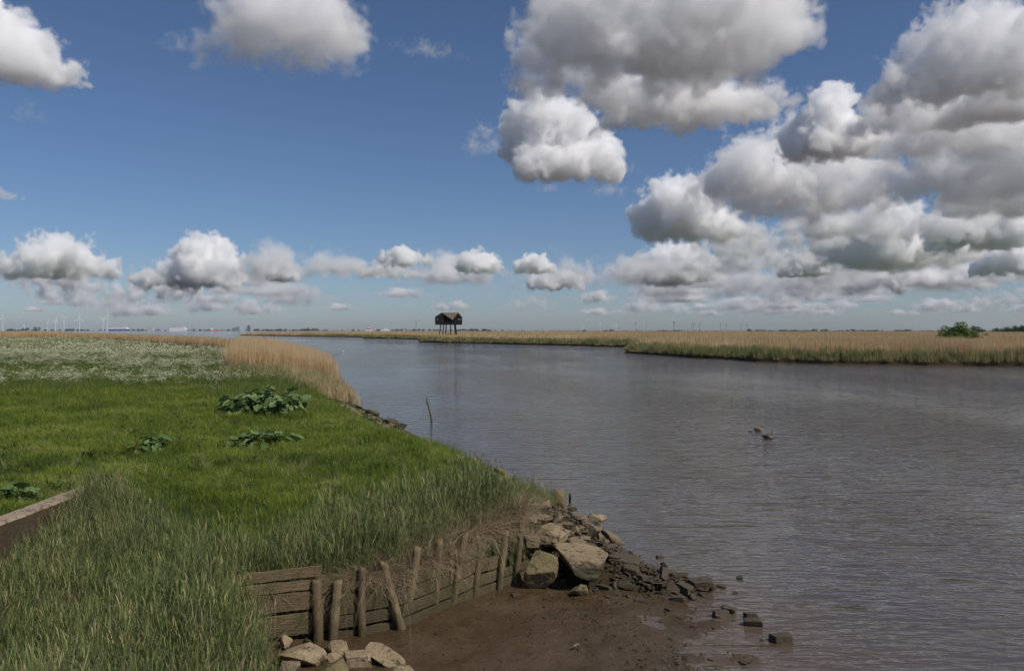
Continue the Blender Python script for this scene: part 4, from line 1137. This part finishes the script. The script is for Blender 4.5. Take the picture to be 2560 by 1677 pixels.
# ------------------------------------------------------------------ birds
def loft(rings, n=12):
    """rings: (centre, half width, half height, tilt) along the body"""
    V, Fc = [], []
    for k, (c, w, h, ti) in enumerate(rings):
        for j in range(n):
            a = 2 * math.pi * j / n
            V.append((c[0] - math.sin(ti) * h * math.sin(a), c[1] + w * math.cos(a), c[2] + math.cos(ti) * h * math.sin(a)))
    for k in range(len(rings) - 1):
        for j in range(n): Fc.append((k * n + j, k * n + (j + 1) % n, (k + 1) * n + (j + 1) % n, (k + 1) * n + j))
    Fc += [tuple(range(n))[::-1], tuple((len(rings) - 1) * n + j for j in range(n))]
    return V, Fc


def feather(name, c, v=.3): return plain(name, c, .7, v, 14)


M['buff'] = feather('buff_feathers', (.21, .165, .12)); M['brown'] = feather('brown_feathers', (.1, .062, .036)); M['black_f'] = feather('dark_feathers', (.02, .016, .012)); M['pale_f'] = feather('pale_feathers', (.45, .36, .28)); M['beak'] = plain('pink_beak', (.4, .16, .14))


def goose(label, px, py, rz, s=1.0, headup=1.0, paleneck=False):
    p = at(px, py, 0)
    s *= .82
    rings = [((-.36, 0, .13), .015, .012, 0), ((-.3, 0, .115), .07, .045, 0), ((-.2, 0, .1), .125, .1, 0), ((-.05, 0, .085), .15, .13, 0), ((.1, 0, .085), .145, .135, .05), ((.2, 0, .1), .11, .115, .25), ((.255, 0, .15), .065, .075, .8), ((.275, 0, .22), .036, .042, 1.35), ((.285, 0, .31 * headup), .03, .035, 1.5), ((.295, 0, .37 * headup), .034, .04, 1.1), ((.325, 0, .4 * headup), .042, .045, .5), ((.37, 0, .402 * headup), .036, .038, .1), ((.4, 0, .395 * headup), .02, .022, 0)]
    v_, f_ = loft(rings)
    me = mesh('goose', v_, f_, [M['buff'], M['pale_f'], M['brown']], True, [1 if (k // 12) >= 7 and paleneck and k < 144 else (2 if 12 * 7 <= k < 144 and not paleneck and (k // 12) < 9 else 0) for k in range(len(f_))])
    o = obj('goose', me, loc=(p.x, p.y, 0), rot=(0, 0, rz), scale=(s, s, s)); tag(o, label, 'goose', 'geese on the river')
    for sg in (-1, 1):
        m = MB(); w_, ff_ = loft([((.12, sg * .13, .13), .012, .05, 0), ((0, sg * .15, .14), .018, .085, 0), ((-.16, sg * .13, .145), .016, .07, 0), ((-.34, sg * .05, .155), .008, .02, 0)], 10); m.poly(w_, ff_); m.build('wing', M['brown'] if sg < 0 else M['black_f'], o, True)
    m = MB(); m.tube([(.39, 0, .393 * headup), (.45, 0, .38 * headup)], [.018, .006], 7); m.build('beak', M['beak'], o)
    m = MB(); m.tube([(-.3, 0, .15), (-.42, 0, .17)], [.05, .02], 7); m.build('tail', M['black_f'], o)
    return o


goose('goose swimming ahead with its dark neck raised, farther from the lawn bank', 1895, 1077, .25, .85)
goose('goose with a pale head and bright breast, nearer of the two adults', 1920, 1096, -.35, .9, .95, True)
for k, (px, lb) in enumerate(((1873, 'hindmost of two tiny goslings following the dark-necked goose'), (1878.5, 'front one of two tiny goslings following the dark-necked goose'))):
    p = at(px, 1078, 0); v_, f_ = loft([((-.1, 0, .05), .01, .01, 0), ((-.05, 0, .05), .05, .045, 0), ((.03, 0, .05), .055, .055, .1), ((.08, 0, .09), .035, .035, .9), ((.1, 0, .13), .035, .035, .6), ((.14, 0, .135), .02, .02, 0)], 9)
    o = tag(obj('gosling', mesh('gosling', v_, f_, M['buff'], True), loc=(p.x, p.y, 0), rot=(0, 0, .2), scale=(.75, .75, .75)), lb, 'gosling', 'goslings behind the goose')
    m = MB(); m.tube([(.135, 0, .133), (.165, 0, .128)], [.01, .004], 6); m.build('beak', M['black_f'], o)
p = at(857, 879, 0); v_, f_ = loft([((-.35, 0, .14), .01, .02, 0), ((-.2, 0, .13), .12, .1, 0), ((.05, 0, .12), .16, .14, 0), ((.2, 0, .16), .09, .1, .5), ((.27, 0, .26), .07, .07, .8), ((.36, 0, .28), .03, .03, 0)], 10)
o = tag(obj('gull', mesh('gull', v_, f_, M['ship_white'], True), loc=p, rot=(0, 0, 3.0), scale=(.9, .9, .9)), 'white gull sitting on the river in front of the tan reeds', 'gull')
m = MB(); m.tube([(.35, 0, .28), (.45, 0, .26)], [.02, .006], 6); m.build('beak', M['beak'], o)
p = at(1427, 1262, .35); v_, f_ = loft([((-.1, 0, -.06), .008, .006, -.8), ((-.04, 0, .0), .03, .03, -.9), ((.0, 0, .06), .045, .045, -1.1), ((.02, 0, .12), .035, .035, -1.0), ((.03, 0, .165), .03, .03, -.4), ((.06, 0, .175), .008, .008, 0)], 9)
o = tag(obj('small_bird', mesh('small_bird', v_, f_, M['black_f'], True), loc=(p.x, p.y, .44), rot=(0, -.35, .6), scale=(1.0, 1.0, 1.15)), 'small black bird perched on a stone at the back of the rubble', 'bird')
m = MB(); m.tube([(0, .01, -.1), (.0, .01, .02)], .005, 5); m.tube([(0, -.01, -.1), (.0, -.01, .02)], .005, 5); m.build('legs', M['black_f'], o)
p = at(1427, 1262, .35); tag(obj('stone', rock_mesh('stone', 401, (.34, .3, .2), M['rock'], 4), loc=(p.x, p.y, .28)), 'stone under the small black bird', 'stone')

# ------------------------------------------------------------------ light, air and sky
SUN_EL, SUN_AZ = R(48), R(122)      # azimuth clockwise from straight ahead
sd = Vector((math.sin(SUN_AZ) * math.cos(SUN_EL), math.cos(SUN_AZ) * math.cos(SUN_EL), math.sin(SUN_EL)))
l = bpy.data.lights.new('sun', 'SUN'); l.energy = 5.0; l.angle = R(.53); l.color = (1, .93, .83)
lo = link(bpy.data.objects.new('sun', l)); lo.rotation_euler = sd.to_track_quat('Z', 'Y').to_euler(); lo.location = (0, 0, 30)
W = bpy.data.worlds.new('World'); S.world = W; W.use_nodes = True
nt = W.node_tree; bg = nt.nodes['Background']; sk = nt.nodes.new('ShaderNodeTexSky'); sk.sky_type = 'NISHITA'; sk.sun_disc = False
sk.sun_elevation = SUN_EL; sk.sun_rotation = SUN_AZ; sk.altitude = 1500; sk.air_density = 1.0; sk.dust_density = 2; sk.ozone_density = 8
tn_ = nt.nodes.new('ShaderNodeMix'); tn_.data_type = 'RGBA'; tn_.blend_type = 'MULTIPLY'; tn_.inputs[0].default_value = 1; tn_.inputs[7].default_value = (1.06, .99, .95, 1)
nt.links.new(sk.outputs[0], tn_.inputs[6]); nt.links.new(tn_.outputs[2], bg.inputs[0]); bg.inputs[1].default_value = .11

cm = bpy.data.materials.new('cloud'); cm.use_nodes = True; n = cm.node_tree; n.nodes.clear()
o = n.nodes.new('ShaderNodeOutputMaterial'); v = n.nodes.new('ShaderNodeVolumePrincipled')
v.inputs['Color'].default_value = (1, 1, 1, 1); v.inputs['Density'].default_value = .017; v.inputs['Anisotropy'].default_value = 0
n.links.new(v.outputs[0], o.inputs['Volume'])


def cloud_group(w, h, prof, seed, vox, depth, soft, thick, puff, wisp):
    """density of one cumulus, puffs set along a profile of heights"""
    r = random.Random(seed); A = w / 2; D = A * depth
    sph = []
    K = len(prof)
    for i in range(puff):
        t = (i + r.uniform(.15, .85)) / puff; u = (t * 2 - 1); fl = t * (K - 1); a = int(min(fl, K - 2)); ph = prof[a] + (prof[a + 1] - prof[a]) * (fl - a)
        top = ph * h
        rr = max(.06 * w, min(.62 * top, .24 * w)) * r.uniform(.75, 1.05)
        sph.append((u * (A - rr * .6), r.uniform(-.6, .6) * (D - rr * .4), max(rr * .25, top - rr), rr))
        if top > 1.9 * rr: sph.append((u * (A - rr * .6) + r.uniform(-.3, .3) * rr, r.uniform(-.5, .5) * D, r.uniform(.1, .5) * top, rr * r.uniform(.9, 1.2)))
    gt = bpy.data.node_groups.new('cloud_density', 'GeometryNodeTree')
    gt.interface.new_socket('Geometry', in_out='OUTPUT', socket_type='NodeSocketGeometry')
    N = gt.nodes.new; L = gt.links.new

    def mt(op, a, b=None, c=None):
        k = N('ShaderNodeMath'); k.operation = op
        for i, s in enumerate((a, b, c)):
            if s is None: continue
            if isinstance(s, (int, float)): k.inputs[i].default_value = s
            else: L(s, k.inputs[i])
        return k.outputs[0]

    def vm(op, a, b):
        k = N('ShaderNodeVectorMath'); k.operation = op
        for i, s in enumerate((a, b)):
            if isinstance(s, tuple): k.inputs[i].default_value = s
            else: L(s, k.inputs[i])
        return k
    pos = N('GeometryNodeInputPosition').outputs[0]
    off = vm('ADD', pos, (seed * 913., seed * 377., 0)).outputs[0]
    nz = N('ShaderNodeTexNoise'); nz.inputs['Scale'].default_value = 3.2 / w; nz.inputs['Detail'].default_value = 3; L(off, nz.inputs['Vector'])
    k = w * .38
    P = vm('ADD', vm('MULTIPLY', vm('SUBTRACT', nz.outputs['Color'], (.5, .5, .5)).outputs[0], (k, k, k * .7)).outputs[0], pos).outputs[0]
    acc = None
    for (a, b, c, rr) in sph:
        s = mt('SUBTRACT', rr, vm('DISTANCE', P, (a, b, c)).outputs['Value'])
        acc = s if acc is None else mt('SMOOTH_MAX', acc, s, w * .03)
    for sc, am in ((8 / w, .13 * w), (19 / w, .062 * w), (44 / w, .04 * w)):
        vo = N('ShaderNodeTexVoronoi'); vo.feature = 'F1'; vo.inputs['Scale'].default_value = sc; L(vm('ADD', P, (seed * 91., seed * 37., sc * w * 3)).outputs[0], vo.inputs['Vector'])
        acc = mt('MULTIPLY_ADD', mt('SUBTRACT', .45, vo.outputs['Distance']), am * wisp, acc)
    ng = N('ShaderNodeTexNoise'); ng.inputs['Scale'].default_value = 6.5 / w; ng.inputs['Detail'].default_value = 6; ng.inputs['Roughness'].default_value = .6; L(vm('ADD', off, (77., 33., 11.)).outputs[0], ng.inputs['Vector'])
    acc = mt('MULTIPLY_ADD', mt('SUBTRACT', ng.outputs[0], .5), .34 * w * wisp, acc)
    nf = N('ShaderNodeTexNoise'); nf.inputs['Scale'].default_value = 17 / w; nf.inputs['Detail'].default_value = 5; nf.inputs['Roughness'].default_value = .62; L(off, nf.inputs['Vector'])
    acc = mt('MULTIPLY_ADD', mt('SUBTRACT', nf.outputs[0], .5), .17 * w * wisp, acc)
    sp = N('ShaderNodeSeparateXYZ'); L(pos, sp.inputs[0])
    bn = mt('MULTIPLY_ADD', mt('SUBTRACT', ng.outputs[0], .45), .34 * w, sp.outputs[2])
    acc = mt('SMOOTH_MIN', acc, mt('MULTIPLY', bn, .8), .03 * w)
    ex = mt('MAXIMUM', mt('MAXIMUM', mt('SUBTRACT', mt('ABSOLUTE', sp.outputs[0]), A * 1.12), mt('SUBTRACT', mt('ABSOLUTE', sp.outputs[1]), D * 1.12)), 0)
    acc = mt('MULTIPLY_ADD', ex, -2.5, acc)
    den = mt('MINIMUM', mt('MAXIMUM', mt('DIVIDE', acc, soft * w), 0), 1)
    den = mt('MULTIPLY', mt('POWER', den, 1.4), thick)
    vc = N('GeometryNodeVolumeCube'); L(den, vc.inputs['Density'])
    lo_ = (-A * 1.36, -D * 1.36, -.1 * w); hi = (A * 1.36, D * 1.36, h * max(prof) * 1.2 + .12 * w)
    vc.inputs['Min'].default_value = lo_; vc.inputs['Max'].default_value = hi
    vx = (hi[0] - lo_[0]) / vox
    for i, a in enumerate('XYZ'): vc.inputs['Resolution ' + a].default_value = max(10, int((hi[i] - lo_[i]) / vx))
    smn = N('GeometryNodeSetMaterial'); smn.inputs['Material'].default_value = cm; L(vc.outputs[0], smn.inputs[0])
    ou = N('NodeGroupOutput'); L(smn.outputs[0], ou.inputs[0])
    return gt


CG = {}


def cloud(cx, base, wpx, hpx, prof, seed, alt=1000.0, vox=84, depth=.8, soft=.026, thick=1.0, puff=12, wisp=1.0, share=None, flip=False):
    wm_ = wpx / F * alt * F / (HZ - base)
    thick *= min(2.2, max(.7, 1250 / wm_)) ** .85 if share is None else .8
    d = alt * F / (HZ - base); x = (cx - 1280) / F * d; w = wpx / F * d; h = hpx / F * d
    dist = math.hypot(x, d)
    o = obj('cloud', bpy.data.meshes.new('cloud'), loc=(x, d, alt), rot=(0, 0, -math.atan2(x, d) * .7 + (math.pi if flip else 0)))
    if share is None: g = cloud_group(w, h, prof, seed, vox, depth, soft, thick, puff, wisp)
    else:
        if share not in CG:
            CG[share] = (cloud_group(1000, 1000 * hpx / wpx, prof, seed, vox, depth, soft, thick, puff, wisp), hpx / wpx)
        g, asp = CG[share]; o.scale = (w / 1000, w / 1000, w / 1000 * (hpx / wpx) / asp)
    md = o.modifiers.new('cloud', 'NODES'); md.node_group = g; md.show_viewport = False
    return tag(o, kind='stuff')


#      centre  base  width height  profile
cloud(1650, 172, 690, 330, (.35, .8, 1, .9, 1, .8, .5), 1, vox=160, depth=.7, puff=14, thick=.75, wisp=1.4)
cloud(1735, 288, 560, 165, (.5, .8, 1, .9, .8, .5, .25), 2, vox=130, depth=.5, puff=13)
cloud(1390, 245, 240, 200, (.4, .9, .8, .5), 3, vox=70, thick=.45, soft=.12, wisp=1.4, puff=7)
cloud(1725, 316, 240, 52, (.5, .7, 1, .5), 4, vox=70, thick=.7, depth=.6, puff=9)
cloud(1400, 448, 275, 225, (.72, 1, .9, .8, .55), 5, vox=120, puff=11)
cloud(2070, 388, 240, 200, (.25, .6, 1, .5, .25), 6, vox=80, puff=9)
cloud(2420, 240, 400, 250, (.25, .6, 1, .85, .7, .6), 7, vox=140, puff=12, thick=.65, wisp=1.45)
cloud(2200, 265, 130, 70, (.5, 1, .5), 46, vox=50, thick=.35, soft=.14, wisp=1.5, puff=6)
cloud(2450, 488, 480, 270, (.3, .6, .9, 1, .9, .8), 8, vox=140, puff=13, thick=.55, wisp=1.5)
cloud(2000, 528, 460, 215, (.5, .8, 1, .8, .6, .3), 9, vox=140, puff=13, thick=.7, wisp=1.4)
cloud(1730, 596, 290, 165, (.55, 1, .9, .5, .3), 10, vox=90, puff=10)
cloud(2230, 660, 380, 150, (.5, .9, 1, .9, .6, .3), 11, vox=90, puff=12)
cloud(2440, 620, 220, 150, (.4, .9, 1, .6), 12, vox=70, puff=9)
cloud(2520, 685, 150, 80, (.6, 1, .8), 13, vox=60, puff=8)
cloud(1700, 705, 210, 105, (.7, 1, .9, .4), 14, vox=70, puff=9)
cloud(2010, 688, 120, 70, (.6, 1, .6), 15, vox=60, puff=7)
cloud(30, 195, 340, 230, (1, .9, .8, .45, .2), 16, vox=90, puff=10, thick=.8)
cloud(690, 142, 430, 215, (.25, .5, 1, .9, .95, .6), 17, vox=130, puff=12, thick=.55, soft=.1, wisp=1.3)
cloud(1060, 140, 120, 48, (.5, 1, .7), 18, vox=60, thick=.3, soft=.16, wisp=1.6, puff=6)
cloud(990, 118, 66, 26, (.5, 1, .5), 19, vox=40, thick=.2, soft=.2, wisp=1.6, puff=4)
cloud(1205, 385, 100, 90, (.4, 1, .5), 20, vox=50, thick=.25, soft=.18, wisp=1.7, puff=6)
cloud(1372, 480, 70, 28, (.5, 1, .5), 21, vox=44, thick=.3, soft=.18, wisp=1.6, puff=4)
cloud(1515, 490, 110, 40, (.5, 1, .5), 22, vox=50, thick=.3, soft=.18, wisp=1.6, puff=5)
cloud(1575, 432, 60, 32, (.5, 1, .5), 23, vox=44, thick=.2, soft=.18, wisp=1.6, puff=4)
cloud(1150, 150, 60, 30, (.5, 1, .5), 47, vox=40, thick=.1, soft=.2, wisp=1.6, puff=4)
cloud(70, 305, 80, 70, (.5, 1, .4), 48, vox=44, thick=.12, soft=.2, wisp=1.7, puff=5)
cloud(440, 128, 90, 60, (.5, 1, .4), 49, vox=44, thick=.18, soft=.2, wisp=1.7, puff=5)
cloud(15, 496, 80, 30, (1, .8, .4), 50, vox=40, thick=.3, puff=5)
cloud(130, 690, 280, 112, (.35, .6, 1, .8, .4), 24, vox=84, puff=11)
cloud(470, 712, 270, 128, (.3, .5, .7, 1, .6), 25, vox=84, puff=11)
cloud(705, 700, 80, 52, (.6, 1, .5), 26, vox=56, puff=7)
cloud(1015, 662, 150, 50, (.4, 1, .7, .4), 27, vox=64, puff=9)
cloud(985, 692, 160, 40, (.5, 1, .7, .4), 28, vox=60, puff=9, thick=.8)
cloud(1195, 680, 125, 58, (.6, 1, .6), 29, vox=60, puff=8)
cloud(1335, 680, 110, 48, (.5, .9, 1, .4), 30, vox=60, puff=8)
cloud(1395, 722, 140, 50, (.8, .9, 1, .5), 31, vox=60, puff=8)
cloud(2350, 380, 380, 140, (.3, .7, 1, .8, .9), 51, vox=110, puff=11, thick=.55, wisp=1.3)
cloud(2490, 300, 260, 120, (.5, .9, 1, .8), 52, vox=70, puff=8)
cloud(2500, 530, 300, 120, (.5, .8, 1, 1), 53, vox=80, puff=9, thick=.6)
cloud(1960, 605, 460, 62, (.6, 1, .7, .9, .4), 54, vox=90, puff=13, thick=.7)
cloud(1900, 668, 320, 60, (.4, 1, .6, .8, .4), 55, vox=70, puff=11, thick=.7)
cloud(2170, 722, 320, 64, (.5, .7, 1, .6), 56, vox=70, puff=11, thick=.8)
cloud(2350, 716, 260, 66, (.5, 1, .7, .5), 57, vox=70, puff=10, thick=.8)
cloud(300, 735, 420, 64, (.4, .8, .6, 1, .5), 58, vox=80, puff=13, thick=.7)
cloud(1885, 480, 300, 140, (.3, .8, 1, .6, .3), 61, vox=80, puff=9, thick=.6, wisp=1.3)
cloud(2120, 588, 280, 90, (.4, 1, .7, .9, .4), 62, vox=80, puff=10, thick=.6, wisp=1.25)
cloud(1850, 640, 260, 70, (.4, .8, 1, .5), 63, vox=70, puff=9, thick=.5, wisp=1.25)
cloud(2370, 600, 240, 80, (.4, 1, .8, .5), 64, vox=70, puff=9, thick=.6, wisp=1.25)
cloud(2230, 330, 200, 150, (.3, .8, 1, .7), 65, vox=70, puff=8, thick=.45, wisp=1.4)
for i in range(14):
    b = rnd.uniform(738, 788); wpx = rnd.uniform(260, 560)
    cloud(rnd.uniform(0, 2560), b, wpx, wpx * .07, (.6, .9, 1, .8, .6), 70, share='veil', vox=80, depth=.8, puff=14, soft=.16, thick=.3, wisp=1.2, flip=i % 2 == 0)
# the far rows towards the horizon
for i in range(96):
    b = 826 - 36 - 112 * rnd.random() ** 1.3
    cx = rnd.uniform(-60, 2620)
    if rnd.random() < .35: cx = rnd.uniform(1550, 2620)
    s = (826 - b) / 130
    wpx = rnd.uniform(90, 260) * (.45 + .75 * s)
    cloud(cx, b, wpx, wpx * rnd.uniform(.17, .34), ((.4, .8, 1, .5), (.5, 1, .6, .8, .3), (.3, .6, 1, .7))[i % 3], 60 + i % 3, share='far%d' % (i % 4), vox=64, depth=.7, puff=9, soft=.09, thick=.8, wisp=1.15, flip=rnd.random() < .5)

# thin air between the camera and the far shore
m = MB(); m.box((0, 7000, 78), (32400, 18200, 160))
hm = bpy.data.materials.new('haze_air'); hm.use_nodes = True; n = hm.node_tree; n.nodes.clear()
o = n.nodes.new('ShaderNodeOutputMaterial'); v = n.nodes.new('ShaderNodeVolumePrincipled')
v.inputs['Color'].default_value = (.8, .88, 1, 1); v.inputs['Density'].default_value = 2.6e-5; v.inputs['Anisotropy'].default_value = .2
n.links.new(v.outputs[0], o.inputs['Volume'])
tag(m.build('haze', hm), kind='stuff')

# ------------------------------------------------------------------ camera and render settings
cam = bpy.data.objects.new('camera', bpy.data.cameras.new('camera')); link(cam); S.camera = cam
cam.location = (0, 0, H); cam.rotation_euler = (R(90), 0, 0)
cam.data.sensor_width = 36; cam.data.lens = 36 * F / 2560; cam.data.shift_y = -(838.5 - HZ) / 2560
cam.data.clip_start = .1; cam.data.clip_end = 300000
S.view_settings.view_transform = 'Standard'; S.view_settings.look = 'None'; S.view_settings.exposure = -.44; S.view_settings.gamma = 1
S.cycles.use_denoising = True
S.cycles.max_bounces = 24; S.cycles.diffuse_bounces = 2; S.cycles.glossy_bounces = 3; S.cycles.transmission_bounces = 3; S.cycles.transparent_max_bounces = 12
S.cycles.volume_bounces = 22; S.cycles.volume_step_rate = 2
S.cycles.use_adaptive_sampling = True; S.cycles.adaptive_threshold = .03
S.cycles.caustics_reflective = False; S.cycles.caustics_refractive = False
